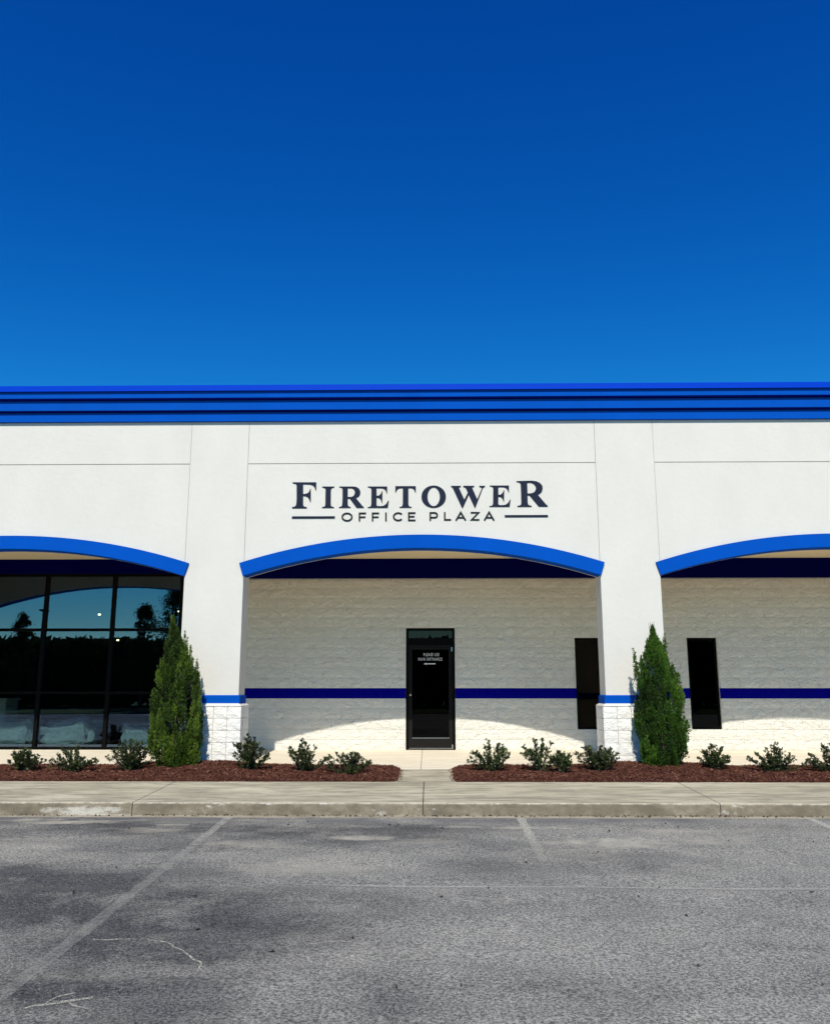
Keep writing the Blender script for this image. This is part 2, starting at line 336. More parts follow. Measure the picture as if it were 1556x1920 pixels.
# letter outlines (x, z in metres on the facade)
GLYPHS=[
('F', [[(-2.495, 4.977), (-2.059, 4.975), (-2.056, 4.831), (-2.072, 4.829), (-2.084, 4.878), (-2.112, 4.913), (-2.154, 4.932), (-2.215, 4.939), (-2.3, 4.939), (-2.295, 4.754), (-2.248, 4.758), (-2.203, 4.777), (-2.181, 4.808), (-2.167, 4.851), (-2.157, 4.851), (-2.151, 4.607), (-2.165, 4.607), (-2.181, 4.661), (-2.209, 4.696), (-2.247, 4.716), (-2.294, 4.72), (-2.29, 4.554), (-2.28, 4.527), (-2.257, 4.515), (-2.223, 4.511), (-2.222, 4.488), (-2.49, 4.489), (-2.491, 4.512), (-2.453, 4.516), (-2.427, 4.531), (-2.417, 4.562), (-2.412, 4.654), (-2.419, 4.918), (-2.431, 4.945), (-2.458, 4.955), (-2.494, 4.958)]]) ,
('I', [[(-1.947, 4.895), (-1.725, 4.894), (-1.725, 4.878), (-1.759, 4.873), (-1.78, 4.857), (-1.787, 4.83), (-1.784, 4.56), (-1.775, 4.525), (-1.756, 4.513), (-1.725, 4.51), (-1.725, 4.494), (-1.941, 4.495), (-1.942, 4.51), (-1.91, 4.514), (-1.891, 4.525), (-1.884, 4.552), (-1.885, 4.83), (-1.891, 4.861), (-1.91, 4.873), (-1.947, 4.879)]]) ,
('R', [[(-1.634, 4.894), (-1.375, 4.893), (-1.315, 4.883), (-1.269, 4.851), (-1.244, 4.797), (-1.249, 4.743), (-1.275, 4.704), (-1.327, 4.678), (-1.235, 4.566), (-1.204, 4.527), (-1.178, 4.508), (-1.178, 4.494), (-1.309, 4.494), (-1.436, 4.668), (-1.474, 4.668), (-1.472, 4.551), (-1.46, 4.522), (-1.419, 4.508), (-1.419, 4.495), (-1.632, 4.495), (-1.632, 4.509), (-1.603, 4.513), (-1.581, 4.528), (-1.574, 4.559), (-1.57, 4.682), (-1.573, 4.837), (-1.579, 4.864), (-1.598, 4.877), (-1.634, 4.881)], [(-1.477, 4.865), (-1.405, 4.863), (-1.367, 4.844), (-1.345, 4.805), (-1.347, 4.759), (-1.365, 4.72), (-1.399, 4.699), (-1.474, 4.697)]]) ,
('E', [[(-1.107, 4.892), (-0.753, 4.891), (-0.752, 4.764), (-0.761, 4.764), (-0.776, 4.811), (-0.804, 4.846), (-0.846, 4.861), (-0.948, 4.863), (-0.946, 4.717), (-0.905, 4.72), (-0.879, 4.742), (-0.86, 4.772), (-0.849, 4.803), (-0.839, 4.803), (-0.841, 4.587), (-0.85, 4.587), (-0.863, 4.634), (-0.882, 4.664), (-0.908, 4.68), (-0.946, 4.684), (-0.945, 4.545), (-0.934, 4.526), (-0.873, 4.522), (-0.813, 4.53), (-0.768, 4.564), (-0.731, 4.629), (-0.721, 4.625), (-0.739, 4.492), (-1.106, 4.494), (-1.106, 4.507), (-1.069, 4.511), (-1.05, 4.526), (-1.042, 4.557), (-1.042, 4.843), (-1.054, 4.866), (-1.073, 4.875), (-1.107, 4.879)]]) ,
('T', [[(-0.603, 4.897), (-0.228, 4.896), (-0.228, 4.778), (-0.238, 4.778), (-0.252, 4.821), (-0.278, 4.852), (-0.312, 4.862), (-0.364, 4.862), (-0.363, 4.57), (-0.357, 4.528), (-0.338, 4.513), (-0.306, 4.506), (-0.306, 4.493), (-0.524, 4.494), (-0.524, 4.507), (-0.496, 4.511), (-0.474, 4.525), (-0.466, 4.563), (-0.465, 4.862), (-0.524, 4.86), (-0.558, 4.845), (-0.58, 4.814), (-0.595, 4.779), (-0.603, 4.779)]]) ,
('O', [[(0.324, 4.697), (0.319, 4.656), (0.306, 4.617), (0.285, 4.581), (0.257, 4.55), (0.223, 4.524), (0.184, 4.505), (0.142, 4.494), (0.099, 4.49), (0.055, 4.494), (0.013, 4.506), (-0.026, 4.525), (-0.059, 4.551), (-0.087, 4.582), (-0.108, 4.618), (-0.121, 4.657), (-0.125, 4.698), (-0.12, 4.739), (-0.108, 4.778), (-0.087, 4.814), (-0.059, 4.845), (-0.025, 4.871), (0.014, 4.89), (0.057, 4.902), (0.1, 4.906), (0.144, 4.902), (0.186, 4.89), (0.225, 4.87), (0.259, 4.844), (0.287, 4.812), (0.307, 4.776), (0.32, 4.737)], [(0.212, 4.695), (0.21, 4.661), (0.203, 4.628), (0.193, 4.597), (0.179, 4.57), (0.161, 4.548), (0.142, 4.532), (0.121, 4.522), (0.099, 4.519), (0.077, 4.522), (0.056, 4.532), (0.036, 4.549), (0.019, 4.571), (0.005, 4.598), (-0.005, 4.628), (-0.011, 4.662), (-0.013, 4.696), (-0.011, 4.731), (-0.005, 4.764), (0.006, 4.795), (0.02, 4.822), (0.037, 4.844), (0.057, 4.86), (0.078, 4.87), (0.1, 4.873), (0.122, 4.87), (0.144, 4.86), (0.163, 4.843), (0.18, 4.821), (0.194, 4.794), (0.204, 4.763), (0.21, 4.73)]]) ,
('W', [[(0.419, 4.899), (0.597, 4.899), (0.596, 4.878), (0.568, 4.874), (0.564, 4.856), (0.659, 4.64), (0.726, 4.775), (0.688, 4.86), (0.669, 4.873), (0.643, 4.878), (0.643, 4.899), (0.843, 4.898), (0.843, 4.878), (0.809, 4.875), (0.807, 4.855), (0.894, 4.647), (0.978, 4.839), (0.978, 4.866), (0.937, 4.88), (0.937, 4.897), (1.041, 4.897), (1.041, 4.88), (1.008, 4.866), (0.993, 4.839), (0.856, 4.486), (0.849, 4.486), (0.741, 4.732), (0.63, 4.486), (0.616, 4.486), (0.458, 4.845), (0.443, 4.872), (0.419, 4.88)]]) ,
('E', [[(1.127, 4.902), (1.479, 4.901), (1.476, 4.775), (1.468, 4.775), (1.454, 4.821), (1.427, 4.856), (1.386, 4.872), (1.284, 4.874), (1.282, 4.728), (1.323, 4.731), (1.35, 4.752), (1.369, 4.783), (1.381, 4.814), (1.391, 4.814), (1.383, 4.598), (1.374, 4.598), (1.363, 4.644), (1.344, 4.675), (1.319, 4.691), (1.281, 4.695), (1.278, 4.556), (1.289, 4.537), (1.349, 4.533), (1.409, 4.541), (1.455, 4.575), (1.494, 4.64), (1.503, 4.636), (1.482, 4.504), (1.116, 4.505), (1.117, 4.519), (1.154, 4.522), (1.173, 4.538), (1.182, 4.568), (1.19, 4.853), (1.179, 4.876), (1.161, 4.886), (1.127, 4.89)]]) ,
('R', [[(1.618, 4.984), (1.901, 4.991), (1.983, 4.979), (2.05, 4.944), (2.09, 4.893), (2.093, 4.839), (2.071, 4.777), (2.033, 4.743), (1.999, 4.728), (2.107, 4.593), (2.147, 4.543), (2.176, 4.522), (2.175, 4.504), (2.018, 4.505), (1.993, 4.532), (1.852, 4.713), (1.814, 4.718), (1.814, 4.571), (1.825, 4.54), (1.847, 4.526), (1.884, 4.521), (1.884, 4.503), (1.626, 4.504), (1.626, 4.521), (1.664, 4.525), (1.686, 4.537), (1.696, 4.563), (1.696, 4.779), (1.694, 4.926), (1.681, 4.953), (1.659, 4.964), (1.618, 4.969)], [(1.813, 4.954), (1.885, 4.954), (1.937, 4.929), (1.969, 4.882), (1.97, 4.832), (1.948, 4.786), (1.909, 4.759), (1.864, 4.751), (1.815, 4.749)]]) ,
]
STROKES=[
('O', [[(-1.393, 4.322), (-1.395, 4.307), (-1.402, 4.292), (-1.412, 4.279), (-1.426, 4.268), (-1.442, 4.26), (-1.461, 4.255), (-1.48, 4.254), (-1.5, 4.255), (-1.518, 4.261), (-1.535, 4.269), (-1.549, 4.28), (-1.56, 4.293), (-1.567, 4.307), (-1.569, 4.323), (-1.567, 4.338), (-1.561, 4.353), (-1.551, 4.366), (-1.537, 4.376), (-1.521, 4.385), (-1.502, 4.39), (-1.482, 4.391), (-1.463, 4.39), (-1.444, 4.384), (-1.427, 4.376), (-1.413, 4.365), (-1.403, 4.352), (-1.396, 4.337), (-1.393, 4.322)]]) ,
('F', [[(-1.254, 4.244), (-1.255, 4.391), (-1.135, 4.391)], [(-1.254, 4.319), (-1.146, 4.319)]]) ,
('F', [[(-1.015, 4.243), (-1.016, 4.391), (-0.896, 4.39)], [(-1.016, 4.319), (-0.905, 4.318)]]) ,
('I', [[(-0.772, 4.404), (-0.771, 4.242)]]) ,
('C', [[(-0.484, 4.281), (-0.499, 4.27), (-0.516, 4.262), (-0.536, 4.258), (-0.557, 4.257), (-0.577, 4.261), (-0.595, 4.269), (-0.61, 4.28), (-0.622, 4.294), (-0.63, 4.309), (-0.632, 4.326), (-0.63, 4.343), (-0.622, 4.358), (-0.611, 4.372), (-0.595, 4.383), (-0.577, 4.39), (-0.557, 4.394), (-0.537, 4.394), (-0.517, 4.389), (-0.499, 4.381), (-0.484, 4.37)]]) ,
('E', [[(-0.233, 4.393), (-0.355, 4.394), (-0.355, 4.258), (-0.233, 4.257)], [(-0.355, 4.327), (-0.25, 4.327)]]) ,
('P', [[(0.036, 4.248), (0.037, 4.396), (0.119, 4.396), (0.145, 4.388), (0.163, 4.365), (0.162, 4.336), (0.145, 4.314), (0.119, 4.307), (0.036, 4.307)]]) ,
('L', [[(0.3, 4.409), (0.299, 4.266), (0.414, 4.265)]]) ,
('A', [[(0.503, 4.252), (0.591, 4.402), (0.678, 4.252)], [(0.539, 4.303), (0.643, 4.303)]]) ,
('Z', [[(0.772, 4.396), (0.915, 4.396), (0.786, 4.264), (0.928, 4.264)]]) ,
('A', [[(1.019, 4.251), (1.107, 4.404), (1.193, 4.25)], [(1.055, 4.302), (1.158, 4.301)]]) ,
]
RULES=[ [(-2.489, 4.337), (-1.703, 4.297)] , [(1.39, 4.348), (2.175, 4.31)] ]

# ------------------------------------------------------------------ the ground
random.seed(5)
def road_z(y): return -.7878 + .035 * y if y > 0 else -.7878
def sheet(name, xs, ys, zf, mat, parent=None):
    m = MB(); nx = len(xs)
    m.v = [(x, y, zf(x, y)) for y in ys for x in xs]
    for j in range(len(ys) - 1):
        for i in range(nx - 1):
            a = j * nx + i; m.f.append((a, a + 1, a + nx + 1, a + nx)); m.mi.append(0)
    return m.build(name, mat, parent)
KY, WB, SY, WY, FY = 11.85, 13.80, 15.29, 18.50, 15.45     # kerb face, walk back, slab front, shop wall, facade
swz = lambda y: -.6315 + .035 * y
slz = lambda y: .03 * (y - WY)
sheet('ground', [-600, 600], [-600, -60, 600], lambda x, y: -.95, M['grass']); tag(bpy.data.objects['ground'], kind='structure')
o = sheet('parking_lot', [-40, 40], [-34, 0, KY - .16], lambda x, y: road_z(y), M['asphalt'])
tag(o, 'worn grey asphalt parking lot with faded stall lines in front of the kerb', kind='structure')
o = sheet('gutter', [-40, 40], [KY - .16, KY + .02], lambda x, y: road_z(y) + .0, M['gutter']); tag(o, kind='structure')
# stall lines and seam, 4 mm above the asphalt
def ribbon(name, pts, w, mat, dz, label=None):
    m = MB()
    for (a, b), (wa, wb) in zip(zip(pts, pts[1:]), zip(w, w[1:])):
        a = Vector(a); b = Vector(b); d = (b - a).normalized(); nrm = Vector((-d.y, d.x))
        q = [a - nrm * wa, b - nrm * wb, b + nrm * wb, a + nrm * wa]
        m.face([(p.x, p.y, road_z(p.y) + dz) for p in q])
    o = m.build(name, mat); tag(o, label, kind='structure'); return o
for i, (x0, x1, wa, wb, mt, yb, lab) in enumerate((
    (-2.585, -2.64, .055, .062, 'line', 2.0, 'long worn white stall line running to the lower left corner'),
    (1.17, 1.16, .055, .05, 'line_short', 9.0, 'short faded white stall line right of the door'),
    (4.86, 4.89, .05, .055, 'line_right', 6.2, 'white stall line cut off by the right edge'))):
    random.seed(50 + i); K = 60; ya = KY - .165
    ribbon('stall_line', [(x0 + (x1 - x0) * k / K + random.gauss(0, .003), ya + (yb - ya) * k / K) for k in range(K + 1)], [(wa + (wb - wa) * k / K) * random.uniform(.84, 1.12) for k in range(K + 1)], M[mt], .004, lab)
ribbon('asphalt_seam', [(-1.2, 8.36), (-.2, 8.30), (1.4, 8.31), (2.6, 8.26), (5.2, 8.30)], [.012, .03, .022, .03, .03], M['seam'], .005, 'pale straight seam across the asphalt')
def crack(pts, w, seed, label):
    random.seed(seed); out = []
    for a, b in zip(pts, pts[1:]):
        a = Vector(a); b = Vector(b); n = max(2, int((b - a).length / .05))
        for i in range(n):
            p = a.lerp(b, i / n); out.append((p.x + random.gauss(0, .012), p.y + random.gauss(0, .012)))
    out.append(pts[-1]); ws = [w * random.uniform(.3, 1.2) for _ in out]
    ribbon('asphalt_crack', out, ws, M['crackfill'], .0035, label)
crack([(-2.5, 6.80), (-2.2, 6.82), (-1.93, 6.76), (-1.78, 6.60), (-1.66, 6.46), (-1.55, 6.30), (-1.50, 6.14)], .010, 1, 'pale curved crack in the lower left asphalt')
crack([(-2.42, 5.55), (-2.30, 5.62), (-2.18, 5.66), (-2.05, 5.72)], .018, 2, 'pale branching crack by the lower left corner')
crack([(-2.30, 5.62), (-2.25, 5.75), (-2.20, 5.80)], .010, 3, 'upper branch of the crack by the lower left corner')
crack([(-2.18, 5.66), (-2.12, 5.58), (-2.0, 5.55)], .010, 4, 'lower branch of the crack by the lower left corner')
crack([(1.05, 6.62), (1.12, 6.35), (1.16, 6.2), (1.20, 5.95), (1.34, 5.7), (1.5, 5.4)], .007, 5, 'thin pale crack running down the right of the lot')
crack([(-.9, 6.72), (-.55, 6.80)], .008, 6, 'short pale scratch in the middle of the lot')
# litter of bark crumbs and leaves on the asphalt
def litter(name, n, area, seed, label, smin=.008, smax=.03):
    random.seed(seed); m = MB()
    for _ in range(n):
        x = random.uniform(*area[0]); y = random.uniform(*area[1]); a = random.uniform(0, 6.3)
        l = random.uniform(smin, smax); w = l * random.uniform(.25, .6); z = road_z(y) + .004
        c, s = math.cos(a), math.sin(a); P = lambda u, v, h: (x + c * u - s * v, y + s * u + c * v, z + h)
        m.face([P(-l, 0, 0), P(0, -w, .004), P(l, 0, .002), P(0, w, .012)])
        m.face([P(-l, 0, 0), P(0, w, .012), P(-l * .2, 0, .02)])
    o = m.build(name, M['litter']); tag(o, label, kind='stuff')
litter('leaf_litter', 70, ((-4, 6), (5.2, 11.4)), 8, 'dark specks of leaves scattered over the asphalt')
litter('bark_crumbs', 420, ((-6, 7.5), (KY - .11, KY - .01)), 9, 'bark crumbs gathered along the foot of the kerb', .006, .02)

# sidewalk slabs with their kerb face, one object per slab
walk = bpy.data.objects.new('sidewalk', None); COL.objects.link(walk); tag(walk, 'weathered concrete sidewalk with kerb between asphalt and mulch beds', kind='structure')
JX = [-19.25, -15.4, -11.55, -7.72, -3.905, -.080, 3.79, 7.65, 11.5, 15.3]
for a, b in zip(JX, JX[1:]):
    m = MB(); g = .006; r = .022; zf = swz(KY); x0, x1 = a + g, b - g
    prof = [(KY, -.50), (KY, zf - r), (KY + r * .3, zf - r * .3), (KY + r, zf + .001), (WB, swz(WB)), (WB, -.5)]
    k = len(prof); n = len(m.v)
    nx = 14
    for i in range(nx + 1):
        x = x0 + (x1 - x0) * i / nx
        for q, (y, z) in enumerate(prof):
            j = .006 * noise.noise((x * 6, q * 3.1, 0)) if q in (1, 2) and 0 < i < nx else 0
            m.v.append((x, y + abs(j), z + j * .6))
    for i in range(nx):
        for q in range(k - 1):
            A = n + i * k + q; m.f.append((A, A + k, A + k + 1, A + 1)); m.mi.append(0 if q >= 3 else 1)
    m.f.append(tuple(n + q for q in range(k))); m.mi.append(0)
    m.f.append(tuple(n + nx * k + q for q in range(k))[::-1]); m.mi.append(0)
    m.build('slab', [M['walk'], M['kerb']], walk)
m = MB(); m.box(-19.2, 15.2, KY + .02, WB - .004, -.6, -.245); m.build('joint_bed', M['litter'], walk)
o = sheet('walkway', [-.60, -.2, .2, .52], [WB + .006, SY - .008], lambda x, y: swz(y) + .001, M['walk'])
tag(o, 'short concrete path between the two mulch beds leading to the door', kind='structure')
porch = bpy.data.objects.new('porch', None); COL.objects.link(porch); tag(porch, 'pale clean concrete porch slab under the arcade', kind='structure')
PX = [-19.2, -11.4, -7.6, -3.9, -.14, 3.75, 7.6, 11.4, 15.3]
for a, b in zip(PX, PX[1:]):
    m = MB(); g = .004
    m.v = [(a + g, SY, -.4), (b - g, SY, -.4), (b - g, WY + .25, -.4), (a + g, WY + .25, -.4), (a + g, SY, slz(SY)), (b - g, SY, slz(SY)), (b - g, WY + .25, slz(WY + .25)), (a + g, WY + .25, slz(WY + .25))]
    for q in ((0,1,5,4),(1,2,6,5),(2,3,7,6),(3,0,4,7),(4,5,6,7)): m.f.append(q); m.mi.append(0)
    m.build('slab', M['porch'], porch)
m = MB(); m.box(-19.1, 15.2, SY + .02, WY + .2, -.5, -.13); m.build('joint_bed', M['litter'], porch)
m = MB(); m.box(-19.1, 15.2, WB - .002, SY + .0, -.6, -.20); o = m.build('bed_soil', M['mulchbase']); tag(o, kind='structure')

# ------------------------------------------------------------------ the building
bld = empty('office_building', (0, FY, 0), 'white single storey arcade building with blue arches and blue cornice behind the mulch beds', 'building')
def part(m, name, mats, parent=bld, **k):
    o = m.build(name, mats, parent, **k)
    root = parent
    o.matrix_parent_inverse = root.matrix_world.inverted() if root is not bld else Matrix.Translation((0, -FY, 0))
    return o
PIL = [(-19.37, -18.30), (-11.89, -10.815), (-4.41, -3.335), (3.08, 4.155), (10.55, 11.62)]
Z_TOP = 6.60; ZJ = 5.33; AR_B, AR_H = 3.244, .50
def arc(x0, x1, zb, rise, n=36):
    h = (x1 - x0) / 2; c = (x0 + x1) / 2; R = (h * h + rise * rise) / (2 * rise); out = []
    a = math.asin(h / R)
    for i in range(n + 1):
        t = -a + 2 * a * i / n; out.append((c + R * math.sin(t), zb + rise - R + R * math.cos(t)))
    return out
bays = [(PIL[i][1], PIL[i + 1][0]) for i in range(len(PIL) - 1)]
FB = 15.79                                            # back of the facade beam
for (x0, x1) in bays:
    # core wall above the arch
    a = arc(x0 - .0, x1 + .0, AR_B + .10, AR_H); a2 = arc(x0, x1, AR_B + .003, AR_H)
    m = MB()
    top = [(x, 6.20) for x, z in a]
    n = len(a)
    for i in range(n - 1):
        q = [a[i], a[i + 1], top[i + 1], top[i]]
        m.prism(q, FY + .014, FB - .045)
        m.prism([a2[i], a2[i + 1], top[i + 1], top[i]], FB - .044, FB)
    bm = bmesh.new(); me = m.mesh('arch_wall', M['stucco']); bm.from_mesh(me); bmesh.ops.remove_doubles(bm, verts=bm.verts, dist=1e-4)
    dup = [f for f in bm.faces if abs(f.normal.x) > .99 and x0 + .01 < f.calc_center_median().x < x1 - .01]
    bmesh.ops.delete(bm, geom=dup, context='FACES_ONLY'); bm.to_mesh(me); bm.free()
    o = put('arch_wall', me, bld); o.matrix_parent_inverse = Matrix.Translation((0, -FY, 0))
    # stucco panels, recessed control joints between them
    g = .0032
    m = MB(); m.box(x0 + g, x1 - g, FY, FY + .02, ZJ + .010, 6.16); part(m, 'panel', M['stucco'], bevel=.003)
    m = MB(); poly = [(x, z) for x, z in arc(x0 + g, x1 - g, AR_B + .12, AR_H)] + [(x1 - g, ZJ - .010), (x0 + g, ZJ - .010)]
    m.prism(poly, FY, FY + .02); part(m, 'panel', M['stucco'])
    # blue arch band, proud of the wall, radial cut ends
    bo = arc(x0 - .005, x1 + .005, AR_B, AR_H, 48); h = (x1 - x0) / 2 + .005; c = (x0 + x1) / 2
    R = (h * h + AR_H ** 2) / (2 * AR_H); cz = AR_B + AR_H - R; th = .243
    up = [(c + (x - c) * (R + th) / R, cz + (z - cz) * (R + th) / R) for x, z in bo]
    # the photographed band stands plumb-thick: same height over the whole span
    m = MB()
    n = len(bo); y0, y1 = FY - .045, FB - .046
    for i in range(n): m.v += [(bo[i][0], y0, bo[i][1]), (up[i][0], y0, up[i][1]), (up[i][0], y1, up[i][1]), (bo[i][0], y1, bo[i][1])]
    for i in range(n - 1):
        A = 4 * i
        for q in ((0,4,5,1),(1,5,6,2),(2,6,7,3),(3,7,4,0)): m.f.append(tuple(A + k for k in q)); m.mi.append(0)
    m.f.append((0,1,2,3)); m.f.append(tuple(4 * (n - 1) + k for k in (3,2,1,0))); m.mi += [0, 0]
    part(m, 'arch_band', M['blue'])

# one rough split-face block: unit box with rugged faces
def rough_cube(seed, mat, n=3, amp=.13):
    random.seed(seed); bm = bmesh.new(); bmesh.ops.create_cube(bm, size=1.0)
    bmesh.ops.subdivide_edges(bm, edges=bm.edges, cuts=n - 1, use_grid_fill=True)
    for v in bm.verts:
        c = v.co; s = 1.0
        e = sum(abs(abs(k) - .5) < 1e-4 for k in c)
        if e >= 2: d = amp * random.uniform(.5, 1.0)
        else: d = amp * random.uniform(-.1, .5)
        v.co = Vector((c.x * (1 - d * .28), c.y * (1 - d * 1.1), c.z * (1 - d * .22)))
    me = bpy.data.meshes.new('base_block'); bm.to_mesh(me); bm.free(); me.materials.append(mat); return me
cubes = [rough_cube(40 + i, M['base'], amp=.10) for i in range(8)]
capc = []
for i in range(3):
    me = rough_cube(60 + i, M['split'], amp=.06); capc.append(me)
for ip, (x0, x1) in enumerate(PIL):
    xm = (x0 + x1) / 2
    m = MB(); m.box(x0 + .0025, x1 - .0025, FY, FY + .50, .90, 6.16)
    sh = part(m, 'pillar', M['stucco'], bevel=.006)
    def sub(mm, name, mat, **k):
        o = mm.build(name, mat, sh, **k); o.matrix_parent_inverse = Matrix.Translation((0, 0, 0)); return o
    m = MB(); e = .022; xa, xb, ya, yb = x0 - e, x1 + e, FY - e, FY + .5 + e
    m.v = [(xa,ya,.98),(xb,ya,.98),(xb,yb,.98),(xa,yb,.98),(xa,ya,1.125),(xb,ya,1.125),(xb,yb,1.125),(xa,yb,1.125),(x0,FY-.001,1.141),(x1,FY-.001,1.141),(x1,FY+.501,1.141),(x0,FY+.501,1.141)]
    for q in ((0,1,5,4),(1,2,6,5),(2,3,7,6),(3,0,4,7),(4,5,9,8),(5,6,10,9),(6,7,11,10),(7,4,8,11)): m.f.append(q); m.mi.append(0)
    sub(m, 'blue_collar', M['blue'])
    bx0, bx1, by0, by1 = xm - .605, xm + .605, FY - .075, FY + .60
    m = MB(); m.box(bx0 + .04, bx1 - .04, by0 + .04, by1 - .04, -.3, .985)
    sub(m, 'base_core', M['stucco'])
    # chamfered smooth cap
    m = MB(); z0, z1, z2, c_ = .952, .957, 1.0, .055
    A = [(bx0,by0),(bx1,by0),(bx1,by1),(bx0,by1)]; B = [(bx0+c_,by0+c_),(bx1-c_,by0+c_),(bx1-c_,by1-c_),(bx0+c_,by1-c_)]
    m.v = [(x,y,z0) for x,y in A] + [(x,y,z1) for x,y in A] + [(x,y,z2) for x,y in B]
    for i in range(4):
        j = (i + 1) % 4; m.f.append((i,j,4+j,4+i)); m.f.append((4+i,4+j,8+j,8+i)); m.mi += [0, 0]
    m.f.append((8,9,10,11)); m.mi.append(0)
    sub(m, 'base_cap', M['stucco'], bevel=.008)
    if ip in (0, 4):
        m = MB(); m.box(bx0, bx1, by0, by1, -.3, .95); sub(m, 'base_wall', M['split']); continue
    random.seed(ip)
    H = .2055; W5 = (bx1 - bx0) / 5; D3 = (by1 - by0) / 3
    for r in range(6):
        zc = .952 - H * (r + .5)
        cells = [(bx0 + W5 * (k + .5), by0 + D3 / 2, W5, D3) for k in range(5)]
        cells += [(x, by0 + D3 * (1.5 + k), W5, D3) for x in (bx0 + W5 / 2, bx1 - W5 / 2) for k in range(2)]
        for (cx, cy, w, d) in cells:
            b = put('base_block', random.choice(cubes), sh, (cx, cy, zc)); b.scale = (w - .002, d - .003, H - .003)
            b.rotation_euler = (0, 0, random.choice((0, math.pi)))

# cornice
m = MB(); m.box(-19.4, 15.2, FY + .03, FB, 6.15, 6.62)
corn = part(m, 'parapet', M['stucco'])
for name, yf, z0, z1, mt in (('fascia_board', 15.39, 6.140, 6.315, 'blue'), ('fascia_board', 15.330, 6.340, 6.53, 'blue'), ('fascia_board', 15.270, 6.560, 6.70, 'blue')):
    m = MB(); m.box(-19.5, 15.3, yf, FY + .028, z0, z1, 0)
    o = m.build(name, M[mt], corn, bevel=.004)
m = MB(); m.box(-19.5, 15.3, 15.345, FY + .026, 6.316, 6.339); m.build('fascia_shade_strip', M['navy'], corn)  # navy strips between boards: shade under each step, put in as colour
m = MB(); m.box(-19.5, 15.3, 15.280, FY + .026, 6.531, 6.559); m.build('fascia_shade_strip', M['navy'], corn)
m = MB(); yf = 15.235
m.v = []
prof = [(yf - .012, 6.684), (yf - .012, 6.690), (yf, 6.700), (yf, 6.790), (yf + .01, 6.80), (FB + .06, 6.815), (FB + .06, 6.70), (FB + .055, 6.70), (yf + .02, 6.70), (yf + .006, 6.684)]
for x in (-19.52, -13.1, -7.06, -.95, 5.02, 11.0, 15.32): pass
segs = [-19.52, -13.1, -7.06, -1.02, 5.02, 11.06, 15.32]
for a, b in zip(segs, segs[1:]):
    m = MB(); k = len(prof)
    m.v = [(a + .001, y, z) for y, z in prof] + [(b - .001, y, z) for y, z in prof]
    for i in range(k):
        j = (i + 1) % k; m.f.append((i, j, k + j, k + i)); m.mi.append(0)
    m.f.append(tuple(range(k))); m.f.append(tuple(range(2 * k - 1, k - 1, -1))); m.mi += [0, 0]
    m.build('coping', M['coping'], corn)
# roof, porch ceiling, side and rear walls
m = MB(); m.box(-19.4, 15.2, FB - .02, 32, 6.2, 6.3); part(m, 'roof', M['carpet'])
m = MB(); m.box(-19.4, 15.2, FB - .003, WY + .3, 4.0, 4.08); part(m, 'porch_ceiling', M['ceiling'])
m = MB(); m.box(-19.6, -19.4, FY + .02, 32, -.5, 6.6); m.box(15.2, 15.4, FY + .02, 32, -.5, 6.6); m.box(-19.4, 15.2, 31.8, 32, -.5, 6.6)
part(m, 'outer_wall', M['stucco'])

# rear wall of the arcade: split-face blocks round door and windows
CH = .2095; BL = .4064
WX0, WX1 = -4.30, 15.0
openings = [(-.482, .553, -1, 12), (3.085, 3.715, 2, 11), (5.445, 6.070, 2, 11)]     # x0,x1,course from, course to (exclusive)
for i in range(3): pass
m = MB()
def clip(intervals, a, b):
    out = []
    for p, q in intervals:
        if b <= p or a >= q: out.append((p, q)); continue
        if a > p: out.append((p, a))
        if b < q: out.append((b, q))
    return out
NB = 17
cuts = sorted({WX0, WX1} | {v for o_ in openings for v in o_[:2]})
for a, b in zip(cuts, cuts[1:]):
    xm = (a + b) / 2; z = -.1; zt = 3.60
    blocked = [(c0 * CH, c1 * CH) for (p, q, c0, c1) in openings if p < xm < q]
    sp = [(z, zt)]
    for p, q in blocked: sp = clip(sp, p, q)
    for p, q in sp: m.box(a, b, WY + .012, WY + .22, p, q)
rear = part(m, 'rear_wall', M['stucco'])
# block meshes: front face grid with worn edges
def block_mesh(seed, mat, flat=False):
    random.seed(seed); nx, nz = 5, 3; m = MB()
    for j in range(nz + 1):
        for i in range(nx + 1):
            e = i in (0, nx) or j in (0, nz)
            y = random.uniform(.001, .003) if e else random.uniform(-.010, .000)
            if flat: y = .001 if e else -.001
            m.v.append((i / nx, y, j / nz))
    W = nx + 1
    for j in range(nz):
        for i in range(nx):
            a = j * W + i
            m.f.append((a, a + 1, a + W + 1, a + W)); m.mi.append(0)
    n = len(m.v); m.v += [(0, .03, 0), (1, .03, 0), (1, .03, 1), (0, .03, 1)]
    m.f += [(n, n + 1, nx, 0), (nx, n + 1, n + 2, nz * W + nx), (nz * W + nx, n + 2, n + 3, nz * W), (nz * W, n + 3, n, 0)]; m.mi += [0] * 4
    me = m.mesh('block', mat)
    return me
bl_w = [block_mesh(100 + i, M['split']) for i in range(10)]
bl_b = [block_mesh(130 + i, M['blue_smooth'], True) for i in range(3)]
random.seed(77)
cells = []
for c in range(NB):
    free = [(WX0, WX1)]
    for (p, q, c0, c1) in openings:
        if c0 <= c < c1: free = clip(free, p, q)
    off = (c % 2) * BL / 2
    k0 = int((WX0 - off) / BL) - 2; x = k0 * BL + off
    while x < WX1:
        for p, q in free:
            a, b = max(x, p), min(x + BL, q)
            if b - a > .03: cells.append((a, b, c))
        x += BL
vis = lambda cc: 0 if -3.9 < cc[0] < 7.9 else 1
near = lambda cc: (abs((cc[0] + cc[1]) / 2 - .8), )
inside_view = [c for c in cells if c[0] < 8.1 and c[1] > -3.95 and not (3.72 < c[0] and c[1] < 4.35)]
